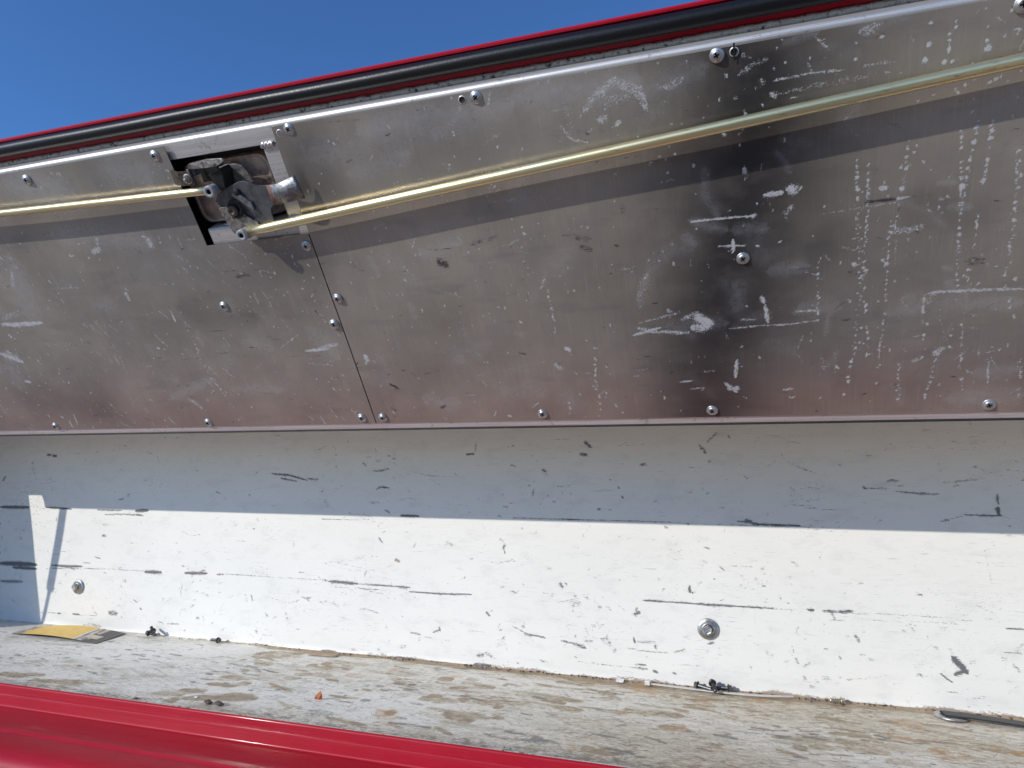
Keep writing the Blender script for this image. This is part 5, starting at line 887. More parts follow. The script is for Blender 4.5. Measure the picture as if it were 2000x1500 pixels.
# ---- back wall of the locker
zs = np.concatenate([np.linspace(FLOOR_Z - .001, FLOOR_Z + .012, 10), np.linspace(FLOOR_Z + .0135, ROOF_Z, 208)])
xs = axis(XL, XR, -1.30, .32, .00155)
F = np.zeros((len(xs), len(zs), 3))
paint(F, xs, zs, WALL_MARKS, {'k': 0, 'b': 1})
paint(F, xs, zs, random_marks('k', 560, -1.3, .32, -.235, .065, (.0006, .0034), (.001, .012), (.15, .62), (.2, .9), 34), {'k': 0})
paint(F, xs, zs, random_marks('k', 160, -1.3, .32, -.235, .06, (.0006, .0012), (.01, .06), (.22, .48), (0, .12), 8), {'k': 0})
paint(F, xs, zs, random_marks('k', 120, -1.3, .32, -.235, .06, (.0006, .0012), (.008, .03), (.2, .42), (.7, .35), 10), {'k': 0})
paint(F, xs, zs, random_marks('k', 170, -.9, .32, -.238, -.17, (.0008, .0050), (.001, .016), (.15, .55), (0, .9), 22), {'k': 0})
paint(F, xs, zs, random_marks('k', 150, -1.3, .32, -.235, .06, (.008, .03), (.005, .05), (.06, .20), (.1, .7), 20), {'k': 0})
paint(F, xs, zs, random_marks('k', 260, -1.3, .32, -.235, .06, (.0006, .001), (.005, .04), (.16, .40), (.3, .8), 40), {'k': 0})
paint(F, xs, zs, random_marks('b', 60, -.9, .32, -.24, -.15, (.002, .006), (.004, .02), (.15, .38), (0, .5), 10), {'b': 1})
# grime caught along the bottom seam, heavier to the right
Xg, Zg = np.meshgrid(xs, zs, indexing='ij')
am = np.clip((Xg + .85) / .5, .12, 1) * (.75 + .35 * np.sin(Xg * 23 + 1) * np.sin(Xg * 61))
F[:, :, 1] = np.maximum(F[:, :, 1], 1.25 * am * np.exp(-((Zg - FLOOR_Z) / (.0036 + .0014 * np.sin(Xg * 37) + .0008 * np.sin(Xg * 113))) ** 2))
# faint outline left by a bracket, two upright grime lines
for xv in (-.412, -.223):
    F[:, :, 0] = np.maximum(F[:, :, 0], .17 * np.exp(-((Xg - xv) / .0012) ** 2) * (Zg > -.045))
def wall_fn(X, Z):
    t = np.clip(1 - (Z - FLOOR_Z) / .008, 0, 1)
    Y = WALL_Y - .0015 * t ** 2 - .0006 * np.sin(X * 9 + Z * 14) * np.sin(Z * 22 + 1) * np.clip((Z - FLOOR_Z) * 30, 0, 1)
    return np.stack([X, Y, Z], -1)
ow = grid_part('back_wall', xs, zs[::-1], lambda X, Y: wall_fn(X, Y), F[:, ::-1], M['wall'], truck, label='white painted back wall of the locker covered in black scuffs')

# ---- floor
ys = np.linspace(.6345, WALL_Y - .001, 150)
xs = axis(XL, XR, -1.15, .32, .0017)
F = np.zeros((len(xs), len(ys), 3))
Xg, Yg = np.meshgrid(xs, ys, indexing='ij')
F[:, :, 0] = .10 + .30 * np.clip((Xg + .60) / .55, 0, 1) + .10 * np.sin(Xg * 11 + Yg * 31) * np.clip((Xg + .6) / .5, 0, 1) + .40 * np.clip((Xg + .75) / .5, .1, 1) * np.exp(-((WALL_Y - Yg) / .022) ** 2)
F[:, :, 0] += 1.2 * np.clip((Xg + .85) / .4, .15, 1) * np.exp(-(np.clip(WALL_Y - Yg, 0, 1) / (.0125 + .004 * np.sin(Xg * 29) + .002 * np.sin(Xg * 83))) ** 4)
# rubbed strip along the front lip
F[:, :, 1] = (.42 + .18 * np.clip((Xg + .5) / .4, 0, 1)) * np.exp(-(np.clip(Yg - .634, 0, 1) / .026) ** 4) + .05
F[:, :, 0] += .25 * np.exp(-(np.clip(Yg - .634, 0, 1) / .03) ** 2)
def squash(ms): return [tuple(m[:3]) + tuple(v * (.38 if i % 2 else 1) for i, v in enumerate(m[3:])) for m in ms]
paint(F, xs, ys * .38, squash(FLOOR_MARKS), {'b': 0, 'g': 1, 'o': 2})
paint(F, xs, ys * .38, squash(random_marks('g', 420, -1.15, .32, .64, .895, (.0008, .0032), (.004, .035), (.35, .85), (-.12, .16), 20)), {'g': 1})
paint(F, xs, ys * .38, squash(random_marks('g', 70, -1.15, .32, .64, .895, (.0007, .0012), (.02, .07), (.3, .5), (.7, .5))), {'g': 1})
paint(F, xs, ys * .38, squash(random_marks('b', 240, -.65, .32, .66, .895, (.0015, .007), (.008, .06), (.35, .85), (-.1, .16), 12)), {'b': 0})
paint(F, xs, ys * .38, squash(random_marks('b', 40, -1.1, .32, .635, .67, (.002, .008), (.01, .07), (.3, .65), (0, .08))), {'b': 0})
paint(F, xs, ys * .38, squash(random_marks('o', 34, -.5, .32, .66, .89, (.004, .012), (.01, .05), (.3, .65), (0, .2))), {'o': 2})
wob = rng.normal(0, 1, (40, 4))
def floor_fn(X, Y):
    Z = np.full(X.shape, FLOOR_Z)
    for a, b, c, d in wob:
        Z += .00010 * np.sin(X * (18 * a) + c * 3) * np.sin(Y * 30 * b + d * 3)
    t = np.clip((Y - (WALL_Y - .012)) / .012, 0, 1)
    return np.stack([X, Y, Z + .002 * t ** 2], -1)
grid_part('floor_panel', xs, ys, floor_fn, F, M['floor'], truck, label='worn white floor of the locker with brown dirt along the back')

# ---- roof, ends and outer skins
extrude_profile('roof_panel', [(.700, ROOF_Z), (.930, ROOF_Z), (.930, .088), (.700, .088)], XL - .02, XR + .02, M['wall'], truck)
for xa, xb in ((XL - .018, XL), (XR, XR + .018)):
    prof = [(.902, ROOF_Z - .0005), (.7005, ROOF_Z - .0005), (.6310, -.105), (.633, FLOOR_Z - .03), (.902, FLOOR_Z - .03)]
    bm = bmesh.new()
    a = [bm.verts.new((xa, y, z)) for y, z in prof]; b = [bm.verts.new((xb, y, z)) for y, z in prof]
    bm.faces.new(a[::-1]); bm.faces.new(b)
    for i in range(5): bm.faces.new((a[i], a[(i + 1) % 5], b[(i + 1) % 5], b[i]))
    from_bm('end_panel', bm, M['wall'], truck)
extrude_profile('roof_skin', [(.695, .0885), (.945, .0885), (.945, .094), (.695, .094)], XL - .10, XR + .10, M['red'], truck)
extrude_profile('rear_skin', [(.932, .088), (.945, .088), (.945, -.85), (.932, -.85)], XL - .10, XR + .10, M['red'], truck)
# the rolled red sill below the opening and the ledge in front of it
def arc(cy, cz, r, a0, a1, n=6):
    return [(cy + r * math.cos(math.radians(a0 + (a1 - a0) * i / n)), cz + r * math.sin(math.radians(a0 + (a1 - a0) * i / n))) for i in range(n + 1)]
lip = [(.6345, -.2428)] + arc(.6327, -.2424, .0022, 60, 180, 8)
band = [(.6303, -.2500), (.6296, -.2506), (.6292, -.2520), (.6294, -.2600)]
ledge = arc(.6274, -.2622, .0020, 0, -90, 5)[::1]
step = [(.6060, -.2650), (.5930, -.2662), (.5885, -.2668)]
ridge = [(.5868, -.2664), (.5848, -.2652), (.5806, -.2650), (.5788, -.2662), (.5775, -.2674)]
slope = [(.5660, -.2686), (.5560, -.2698), (.5480, -.2722), (.5420, -.2765), (.5385, -.2830), (.5365, -.2950), (.5360, -.3300), (.5360, -.80)]
prof = lip + band + ledge + step + ridge + slope
sill = extrude_profile('red_sill', prof, XL - .30, XR + .30, M['red'], truck, closed=False, nx=1, smooth=True)
sill['label'] = 'glossy red sill and ledge in front of the locker floor'
em = sill.modifiers.new('edge', 'EDGE_SPLIT'); em.split_angle = math.radians(28)
extrude_profile('inner_front_skin', [(.6346, -.2430), (.6346, -.80), (.640, -.80), (.640, -.2430)], XL - .02, XR + .02, M['redin'], truck)
# bead of dirty sealant between floor and sill
bead = tube('lip_sealant', [(x, .6352 + .0004 * math.sin(x * 31), -.2420) for x in np.linspace(XL, XR, 60)], .0016, M['sealant'], truck)

# ---- wall bolts (flanged hexagon bolt on a wide washer)
def bolt(x, z, r=.0120, rot=0.3):
    bm = bmesh.new()
    lathe_bm([(r * .3, 0), (r, 0), (r, .0012), (r * .93, .0020), (r * .62, .0022), (r * .62, .0034), (r * .50, .0040)], 32, bm)
    k = [(r * .47 * math.cos(math.pi / 3 * i + rot), r * .47 * math.sin(math.pi / 3 * i + rot)) for i in range(6)]
    lo = [bm.verts.new((*p, .0038)) for p in k]; hi = [bm.verts.new((*p, .0086)) for p in k]
    top = [bm.verts.new((p[0] * .80, p[1] * .80, .0095)) for p in k]; top2 = [bm.verts.new((p[0] * .6, p[1] * .6, .0090)) for p in k]
    for i in range(6):
        j = (i + 1) % 6
        bm.faces.new((lo[i], lo[j], hi[j], hi[i])); bm.faces.new((hi[i], hi[j], top[j], top[i])); bm.faces.new((top[i], top[j], top2[j], top2[i]))
    bm.faces.new(top2)
    for i in range(3):    # raised grade marks on the head
        a = i * 2 * math.pi / 3 + .4
        c = Vector((math.cos(a), math.sin(a), 0)) * r * .16; d = Vector((math.cos(a), math.sin(a), 0)) * r * .09
        e = Vector((-math.sin(a), math.cos(a), 0)) * r * .025
        vs = [bm.verts.new((*(c + s * d + t * e).xy, zz)) for zz in (.0089, .0094) for s, t in ((-1, -1), (1, -1), (1, 1), (-1, 1))]
        bm.faces.new(vs[4:]); 
        for q in range(4): bm.faces.new((vs[q], vs[(q + 1) % 4], vs[4 + (q + 1) % 4], vs[4 + q]))
    mw = Matrix.Translation((x, WALL_Y - .0006, z)) @ Matrix.Rotation(math.radians(90), 4, 'X')
    o = from_bm('wall_bolt', bm, M['steel'], truck, mw)
    return o
bolt(-1.0379, -.1790, .0112, .1)['label'] = 'hexagon bolt and washer near the left end of the white wall'
bolt(-.0540, -.1744, .0122, .45)['label'] = 'hexagon bolt and wide washer in the right half of the white wall'
# rivet at the front lip of the floor
bm = lathe_bm([(.0044, 0), (.0044, .0004), (.0034, .0012), (.0016, .0015), (.0013, .0003), (0, .0002)], 20)
from_bm('rivet', bm, [M['steel']], truck, Matrix.Translation((-.2189, .6425, FLOOR_Z)))

# ================================================================== DOOR (part of the truck)
DX0, DX1 = -1.355, .70
door = extrude_profile('side_door', [(-.004, -.0285), (.3525, -.0285), (.3542, -.0276), (.3550, -.0260), (.3550, -.0238), (.3540, -.0222), (.3524, -.0220), (.3518, -.0232), (.3518, -.0262), (-.004, -.0262)], DX0, DX1, M['red'], truck, DOOR)
door['label'] = 'open side door: red skin outside, bare metal inside'
def L(*a): return a
FX0, FX1 = -1.290, DX1 - .01
# frame rails (square tube with a rounded outer corner)
r = .0044
rail_prof = [(.3112, -.0030), (.3248, -.0030)] + [(.3248 + r * math.sin(a), -.0030 - r + r * math.cos(a)) for a in np.linspace(.12, math.pi / 2, 10)] + [(.3292, -.0255), (.3112, -.0255), (.3112, -.0045)]
from_bm('hinge_leaf', box_bm(FX0, FX1, -.0003, .0076, -.0020, -.0010, .0003), M['leaf_al'], door)
o = extrude_profile('top_rail', rail_prof, FX0, FX1, M['rail'], door, smooth=True)
o.modifiers.new('edge', 'EDGE_SPLIT').split_angle = math.radians(30)
from_bm('bottom_rail', box_bm(FX0, FX1, .0000, .0190, -.0255, -.0021, .0010), M['strip'], door)
from_bm('latch_post', box_bm(-.4052, -.3870, .2426, .3110, -.0255, -.0031, .0016), M['rail'], door)
from_bm('latch_rail', box_bm(-.5005, -.3870, .2240, .2424, -.0255, -.0031, .0022), M['rail'], door)
# beads of weld at the corners of the latch frame
for cx, cs, L0, hz in ((-.3985, .3108, .013, 1), (-.3975, .2424, .012, 1)):
    n = 7
    pts = [(cx - L0 / 2 + L0 * i / (n * 3), cs - .0007 * math.sin(i), -.0026) for i in range(n * 3 + 1)]
    tube('weld_bead', pts, [.0019 + .0008 * abs(math.sin(i * 1.05)) for i in range(n * 3 + 1)], M['weld'], door, seg=12)

# inner panels
Tsk = (0, 0, -.0007)
lid_marks = LID_MARKS
xsA = axis(-1.290, -.3880, -1.00, -.3880, .00125)
ssA = np.concatenate([np.linspace(.0079, .2268, 176), np.linspace(.2268, .3246, 79)[1:]])
iX = np.argmin(abs(xsA + .5052)); xsA[iX] = -.5052
F = np.zeros((len(xsA), len(ssA), 4))
rmA = (random_marks('w', 340, -1.0, -.39, .01, .32, (.0006, .0015), (.0004, .004), (.5, .95), (-1.2, .5), 26)
     + random_marks('w', 170, -1.0, -.39, .01, .27, (.0006, .0010), (.006, .022), (.35, .65), (-1.15, .3), 16)
     + random_marks('k', 110, -1.0, -.39, .01, .32, (.0006, .0022), (.001, .009), (.35, .8), (0, .3), 12)
     + random_marks('k', 40, -1.0, -.39, .01, .25, (.0006, .001), (.01, .06), (.25, .42), (0, .06), 5)
     + random_marks('h', 40, -1.0, -.39, .02, .32, (.004, .02), (.005, .05), (.10, .28), (-.6, .7)))
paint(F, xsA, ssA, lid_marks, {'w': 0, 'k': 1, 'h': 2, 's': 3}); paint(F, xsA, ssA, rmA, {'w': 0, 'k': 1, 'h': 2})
def flat(X, S):
    return np.stack([X, S, .0005 * np.sin(X * 7 + 1) * np.sin(S * 16) - .0003 * np.cos(X * 19) * np.sin(S * 9)], -1)
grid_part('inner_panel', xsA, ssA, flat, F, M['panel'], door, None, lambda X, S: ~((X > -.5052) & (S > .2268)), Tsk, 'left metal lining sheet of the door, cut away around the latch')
xsB = axis(-.3868, FX1, -.3868, .30, .00120)
ssB = np.linspace(.0079, .3246, 264)
F = np.zeros((len(xsB), len(ssB), 4))
rmB = (random_marks('w', 460, -.38, .30, .01, .32, (.0006, .0014), (.0003, .003), (.45, .95), (-1.4, .5), 40)
     + random_marks('w', 150, -.38, .30, .01, .32, (.0006, .001), (.005, .02), (.35, .6), (-.2, 1.0), 16)
     + random_marks('k', 150, -.38, .30, .01, .32, (.0006, .0022), (.001, .008), (.35, .85), (0, .4), 18)
     + random_marks('h', 60, -.38, .30, .02, .32, (.004, .02), (.005, .05), (.10, .30), (-.3, 1)))
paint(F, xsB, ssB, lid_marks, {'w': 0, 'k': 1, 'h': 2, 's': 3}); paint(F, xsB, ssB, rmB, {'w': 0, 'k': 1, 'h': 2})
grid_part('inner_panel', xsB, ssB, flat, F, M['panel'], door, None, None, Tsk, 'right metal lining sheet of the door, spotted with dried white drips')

# screws with washer heads
def screw_mesh():
    bm = bmesh.new()
    lathe_bm([(.0020, 0), (.0062, 0), (.0063, .0008), (.0056, .0014), (.0045, .0015), (.0043, .0019), (.0038, .0025), (.0031, .0029), (.0029, .0029)], 24, bm)
    # cross recess: floor ring, then four dark arms sunk in the dome
    arms = []
    for k in range(4):
        a = k * math.pi / 2
        for (rr, da) in ((.0008, -math.pi / 4), (.0021, -.30), (.0021, .30)):
            arms.append((rr * 1.25 * math.cos(a + da), rr * 1.25 * math.sin(a + da)))
    rim = [v for v in bm.verts if abs(v.co.z - .0029) < 1e-6 and v.co.xy.length < .00295]
    rim.sort(key=lambda v: math.atan2(v.co.y, v.co.x))
    arms.sort(key=lambda p: math.atan2(p[1], p[0]))
    top = [bm.verts.new((x, y, .0029)) for x, y in arms]; low = [bm.verts.new((x * .6, y * .6, .0012)) for x, y in arms]
    n, m = len(rim), len(top)
    for i in range(m):
        j = (i + 1) % m
        f = bm.faces.new((top[i], top[j], low[j], low[i])); f.material_index = 1
    f = bm.faces.new(low); f.material_index = 1
    i = j = 0
    for _ in range(n + m):    # stitch rim to cross outline
        if (i / n) <= (j / m) and i < n:
            bm.faces.new((rim[i % n], rim[(i + 1) % n], top[j % m])); i += 1
        else:
            bm.faces.new((rim[i % n], top[(j + 1) % m], top[j % m])); j += 1
    for v in bm.verts: v.co = v.co * .84
    bmesh.ops.recalc_face_normals(bm, faces=bm.faces)
    me = bpy.data.meshes.new('screw'); bm.to_mesh(me); bm.free()
    me.materials.append(M['steel']); me.materials.append(M['recess'])
    return me
SCREW = screw_mesh()
for i, (x, s) in enumerate([(-.5193, .3178), (-.6842, .3158), (-.5165, .1607), (-.8545, .0134), (-.6106, .0139), (-.4026, .0157), (-.3942, .2154), (-.3949, .1311),
             (-.3701, .3207), (-.196, .3202), (-.0125, .3204), (-.3807, .1587), (-.3767, .0157), (-.1963, .0158), (-.0319, .0156), (.0001, .1646), (.1907, .0151), (.1729, .3193),
             (-.86, .3160), (-1.04, .3165), (-1.10, .0140), (-1.08, .1610), (.36, .3200), (.43, .0155), (.36, .165)]):
    mw = Matrix.Translation((x, s, .0)) @ Matrix.Rotation(rng.uniform(-.07, .07), 4, 'X') @ Matrix.Rotation(rng.uniform(-.07, .07), 4, 'Y') @ Matrix.Rotation(i * 1.3, 4, 'Z')
    link('screw', SCREW, door, mw)
for x, s, slot in ((-.3804, .3187, 0), (-.2079, .3201, 0), (-.0007, .3207, 1)):
    bm = lathe_bm([(.0034, .0), (.0033, .0005), (.0026, .0006)], 20)
    lathe_bm([(.0026, .0006), (.0024, .00035), (0, .0003)], 20, bm, mi=1)
    if slot:
        vs = [bm.verts.new(p) for p in ((-.0006, -.006, .0007), (.0006, -.006, .0007), (.0006, .006, .0007), (-.0006, .006, .0007))]
        bm.faces.new(vs).material_index = 1
    from_bm('screw_hole', bm, [M['strip'], M['recess']], door, Matrix.Translation((x, s, 0)))

# rubber bulb seal, sealant bead on the red return
n = 140
xsq = np.linspace(DX0, DX1, n)
tube('bulb_seal', [(x, .3446 + .0002 * math.sin(x * 25), -.0186) for x in xsq], .0066, M['rubber'], door, seg=28)
nb = 420
xsq = np.linspace(FX0, FX1, nb)
tube('sealant_bead', [(x, .3304 + .00015 * math.sin(x * 90) * math.sin(x * 37), -.0248) for x in xsq], [.0030 + .0004 * math.sin(i * 1.7) * math.sin(i * .37) for i in range(nb)], M['sealant'], door, seg=14)
# hinge rubber: thin black line between door and locker roof
extrude_profile('hinge_rubber', [(.6952, .0524), (.6970, .0517), (.7080, .0705), (.6990, .0700)], FX0, DX1, M['black'], truck)

# ================================================================== LATCH (part of the truck, its pieces sub-parts)
latch = from_bm('latch_tray', plate_bm([(-.545, .215), (-.388, .215), (-.388, .3108), (-.545, .3108)], -.0261, -.0257), M['dishwall'], truck, DOOR)
latch['label'] = 'door latch in its recessed tray with levers and rod joints'
# pressed dish with rolled rim
P = round_poly([(-.5095, .2440), (-.4120, .2440), (-.4120, .3040), (-.5095, .3040)], .012, 8)
cxx = sum(p[0] for p in P) / len(P); cyy = sum(p[1] for p in P) / len(P)
bm = bmesh.new(); rings = []
for sc, h in ((1.0, -.0232), (.99, -.0152), (.965, -.0136), (.93, -.0140), (.90, -.0150)):
    rings.append([bm.verts.new((cxx + (x - cxx) * sc, cyy + (y - cyy) * (sc * 1.0 if sc == 1 else sc - .02), h)) for x, y in P])
for a, b in zip(rings, rings[1:]):
    for i in range(len(P)): bm.faces.new((a[i], a[(i + 1) % len(P)], b[(i + 1) % len(P)], b[i])).smooth = True
bm.faces.new(rings[-1])
from_bm('pressed_dish', bm, M['dish'], latch)
# light curved back plate
from_bm('back_plate', plate_bm([(-.4610, .2975), (-.4520, .2990), (-.4418, .2982), (-.4360, .2955), (-.4325, .2900), (-.4305, .2800), (-.4420, .2760), (-.4560, .2800)], -.0080, -.0062, .0004), M['oldsteel'], latch)
# spring housing block (dark, greasy)
from_bm('dark_latch_block', plate_bm([(-.4632, .2955), (-.4490, .2990), (-.4470, .2940), (-.4505, .2810), (-.4590, .2800), (-.4612, .2860)], -.0060, .0090, .0010), M['greasy'], latch)
from_bm('dark_latch_block', plate_bm([(-.4840, .3035), (-.4660, .3035), (-.4620, .2960), (-.4640, .2860), (-.4840, .2860)], -.0180, -.0060, .0012), M['greasy'], latch)  # near-black filler standing in for the deep shade left below the tab
# top tab, bent at its left end
tab = [(-.4818, .3026), (-.4800, .3062), (-.4765, .3078), (-.4573, .3092), (-.4400, .3078), (-.4382, .3055), (-.4440, .3030), (-.4474, .3018), (-.4610, .3022)]
from_bm('top_tab', plate_bm(tab, .0112, .0128, .0004, lambda x, s: -.25 * max(0, s - .304) - .0035 * max(0, -(x + .478)) / .004), M['oldsteel'], latch)
from_bm('tab_flange', box_bm(-.4825, -.4805, .2950, .3030, -.004, .0112, .0005), M['oldsteel'], latch)
# U shaped clip with a nut
bm = bmesh.new(); K = 8; rows = []
for i in range(K + 1):
    t = i / K; x = -.5105 + .030 * t
    h = .0092 - .009 * (1 - t) ** 3 if t < .5 else .0092
    s0, s1 = .2895 - .0015 * t, .3032 - .0025 * t
    rows.append([bm.verts.new((x, s0, h)), bm.verts.new((x, s1, h)), bm.verts.new((x, s1, h - .0014)), bm.verts.new((x, s0, h - .0014))])
for a, b in zip(rows, rows[1:]):
    for k in range(4): bm.faces.new((a[k], b[k], b[(k + 1) % 4], a[(k + 1) % 4]))
bm.faces.new(rows[0][::-1]); bm.faces.new(rows[-1])
from_bm('pivot_clip', bm, M['brownsteel'], latch)
bm = lathe_bm([(.0048, .0092), (.0048, .0102), (.0036, .0104)], 20)
hx = [(.0037 * math.cos(math.pi / 3 * i), .0037 * math.sin(math.pi / 3 * i)) for i in range(6)]
plate_bm(hx, .0100, .0126, 0, None, bm); lathe_bm([(.0019, .0126), (.0019, .0140), (.0012, .0146), (0, .0146)], 14, bm)
from_bm('nut', bm, M['oldsteel'], latch, Matrix.Translation((-.4859, .2944, 0)))
# lever plate with its curved finger paddle
lev = [(-.4695, .2700), (-.4640, .2765), (-.4560, .2800), (-.4453, .2822), (-.4380, .2842), (-.4307, .2846), (-.4240, .2812), (-.4189, .2782), (-.4090, .2776), (-.4090, .2592), (-.4135, .2568), (-.4149, .2530), (-.4150, .2436), (-.4240, .2430), (-.4400, .2450), (-.4520, .2500), (-.4640, .2600)]
from_bm('lever_plate', plate_bm(lev, .0040, .0060, .0004), M['darklever'], latch)
bm = bmesh.new(); K = 18; rows = []
for i in range(K + 1):
    t = i / K; x = -.4095 + .0345 * t
    h = .0060 + .0075 * math.sin(min(1, t * 1.25) * math.pi * .5) - .006 * max(0, t - .45) ** 1.5 * 2.2
    s1 = .2777 + .0052 * t - .001 * math.sin(t * math.pi); s0 = .2590 + .0028 * t + .0008 * math.sin(t * math.pi)
    rows.append([bm.verts.new((x + (.0016 * t), s0, h)), bm.verts.new((x - .0016 * t, s1, h)), bm.verts.new((x - .0016 * t, s1, h - .0018)), bm.verts.new((x + .0016 * t, s0, h - .0018))])
for a, b in zip(rows, rows[1:]):
    for k in range(4): bm.faces.new((a[k], b[k], b[(k + 1) % 4], a[(k + 1) % 4])).smooth = (k % 2 == 0)
bm.faces.new(rows[0][::-1]); bm.faces.new(rows[-1])
o = from_bm('finger_paddle', bm, M['lever'], latch); o['label'] = 'curved finger paddle with a rust streak'
# second arm down to the lower rod
arm = round_poly([(-.4680, .2640), (-.4560, .2640), (-.4440, .2560), (-.4300, .2447), (-.4380, .2360), (-.4430, .2325), (-.4480, .2312), (-.4560, .2320), (-.4625, .2400)], .0025, 3)
from_bm('rod_arm', plate_bm(arm, .0066, .0084, .0004), M['oldsteel'], latch)
from_bm('cam_finger', plate_bm([(-.4440, .2745), (-.4425, .2700), (-.4310, .2575), (-.4290, .2590), (-.4300, .2650), (-.4380, .2730)], .0064, .0086, .0004), M['lever'], latch)
# pivot: greasy collar, washer and bolt
bm = lathe_bm([(.0086, .0085), (.0090, .0092), (.0084, .0100), (.0060, .0104), (.0056, .0096)], 28)
for v in bm.verts: v.co.x *= .92
from_bm('pivot_collar', bm, M['greasy'], latch, Matrix.Translation((-.4490, .2610, 0)))
bm = lathe_bm([(.0054, .0090), (.0050, .0114), (.0040, .0122), (.0022, .0122), (.0018, .0112), (0, .0112)], 24)
from_bm('pivot_bolt', bm, M['brownsteel'], latch, Matrix.Translation((-.4515, .2598, 0)))
bm = lathe_bm([(.0034, .0060), (.0034, .0082), (.0026, .0090), (0, .0090)], 18)
from_bm('stop_pin', bm, M['greasy'], latch, Matrix.Translation((-.4415, .2755, 0)))
# rod end sleeves
for x, s, h1 in ((-.4623, .2818, .0185), (-.4464, .2381, .0190)):
    bm = lathe_bm([(.0050, .0010), (.0050, h1 - .006), (.0056, h1 - .004), (.0056, h1 - .0006), (.0050, h1), (.0027, h1), (.0024, h1 - .0006)], 28)
    lathe_bm([(.0024, h1 - .0006), (.0022, h1 - .004), (.0012, h1 - .0042), (.0010, h1 - .0015), (0, h1 - .0015)], 20, bm, mi=1)
    from_bm('rod_sleeve', bm, [M['sleeve'], M['recess']], latch, Matrix.Translation((x, s, 0)))
# the pull rods
def rod_pts(x0, s0, x1, s1, n=40, sag=0):
    return [(x0 + (x1 - x0) * i / n, s0 + (s1 - s0) * i / n + sag * math.sin(math.pi * i / n), .0110) for i in range(n + 1)]
o = tube('pull_rod', rod_pts(-.4464, .2385,   .52, .3155, 40, .0), .0045, M['rod'], truck, DOOR, 28)
o['label'] = 'long yellow zinc rod running from the latch to the right'
o = tube('pull_rod', rod_pts(-1.24, .3085, -.4640, .2815, 40, -.0015), .0038, M['rod'], truck, DOOR, 28)
o['label'] = 'yellow zinc rod running from the latch to the left'

# ---- gas strut at the left end (outside the picture, it throws the slanted shadow)
def back(xw, zw, y):
    t = .9 - y
    return Vector((xw - .8 * t, y, zw + .522 * t))
A = back(-1.1105, -.2455, .655); B = back(-1.100, -.186, .640); C = back(-1.083, -.02, .575)
tube('strut_piston', [A, B], .0030, M['steel'], truck)
tube('strut_cylinder', [B, C], .0065, M['grey_gas'], truck)

# ================================================================== LOOSE THINGS
def place(o, label, cat, group=None): return tag(o, label, cat, group)
FZ = FLOOR_Z + .0006
# yellow and black card, slightly arched
q00, q10, q11, q01 = (-1.083, .8290), (-.9060, .8220), (-.9230, .8905), (-1.0960, .8760)
nu, nv = 48, 12; V, Fc, fm = [], [], []
def cpt(u, v):
    x = (q00[0] * (1 - u) + q10[0] * u) * (1 - v) + (q01[0] * (1 - u) + q11[0] * u) * v
    y = (q00[1] * (1 - u) + q10[1] * u) * (1 - v) + (q01[1] * (1 - u) + q11[1] * u) * v
    return x, y, FZ + .0008 + .0065 * math.sin(math.pi * u) ** 1.2 * (.55 + .45 * v) 
for k in (0, 1):
    for i in range(nu + 1):
        for j in range(nv + 1):
            x, y, z = cpt(i / nu, j / nv); V.append((x, y, z - .0005 * k))
W_ = nv + 1; off = (nu + 1) * W_
for i in range(nu):
    for j in range(nv):
        u, v = (i + .5) / nu, (j + .5) / nv
        d = u - .70 - .02 * v
        m = 1
        if u > .09 + .03 * (1 - v) and d < 0: m = 0
        elif 0 <= d < .022: m = 2
        elif d < .14: m = 3 if int((d) * 60) % 2 else 4
        if u > .80 and .25 < v < .62 and u < .92: m = 4 if v < .5 else 1
        if m == 0 and v < .04: m = 2
        a = i * W_ + j; Fc.append((a, a + W_, a + W_ + 1, a + 1)); fm.append(m)
        Fc.append((off + a, off + a + 1, off + a + W_ + 1, off + a + W_)); fm.append(1)
for i in range(nu):
    for j in (0, nv):
        a = i * W_ + j; Fc.append((a, a + off, a + off + W_, a + W_)); fm.append(1)
for j in range(nv):
    for i in (0, nu):
        a = i * W_ + j; Fc.append((a, a + 1, a + 1 + off, a + off)); fm.append(1)
o = mesh('card', V, Fc, [M['card'], M['cardblack'], M['cardwhite'], M['cardgrey'], M['cardtan']], None, None, False, fm)
place(o, 'yellow and black printed card lying in the left back corner of the floor', 'card')

def hexscrew(name, x, y, z, az, tilt, Ls, rh, rs, mat, label, group=None, washer=True):
    """self-tapping screw: hexagon flange head, shank, thread"""
    e = bpy.data.objects.new(name, None); COL.objects.link(e)
    e.matrix_world = Matrix.Translation((x, y, z)) @ Matrix.Rotation(az, 4, 'Z') @ Matrix.Rotation(tilt, 4, 'Y')
    tag(e, label, 'screw', group)
    R = Matrix.Rotation(math.radians(90), 4, 'Y')
    bm = lathe_bm([(rs, 0), (rh * 1.25, 0), (rh * 1.25, -rh * .25), (rh * .95, -rh * .3)], 18)
    k = [(rh * .95 * math.cos(math.pi / 3 * i), rh * .95 * math.sin(math.pi / 3 * i)) for i in range(6)]
    plate_bm(k, -rh * 1.15, -rh * .28, 0, None, bm)
    from_bm('head', bm, mat, e, R)
    turns = int(Ls / (rs * .95)); prof = []
    for i in range(turns):
        z0 = Ls * .85 * i / turns
        prof += [(rs * .72, z0), (rs * 1.15, z0 + Ls * .85 / turns * .5)]
    prof += [(rs * .7, Ls * .85), (0, Ls)]
    from_bm('threaded_shank', lathe_bm(prof, 14), mat, e, R)
    return e
zs0 = FLOOR_Z + .004
G = 'self-tapping screws lying in the seam at the back'
hexscrew('screw', -.0665, .8900, zs0 + .0015, -.35, .10, .020, .0036, .0022, M['darkscrew'], 'left one of three tangled dark screws on the white cable tie', G)
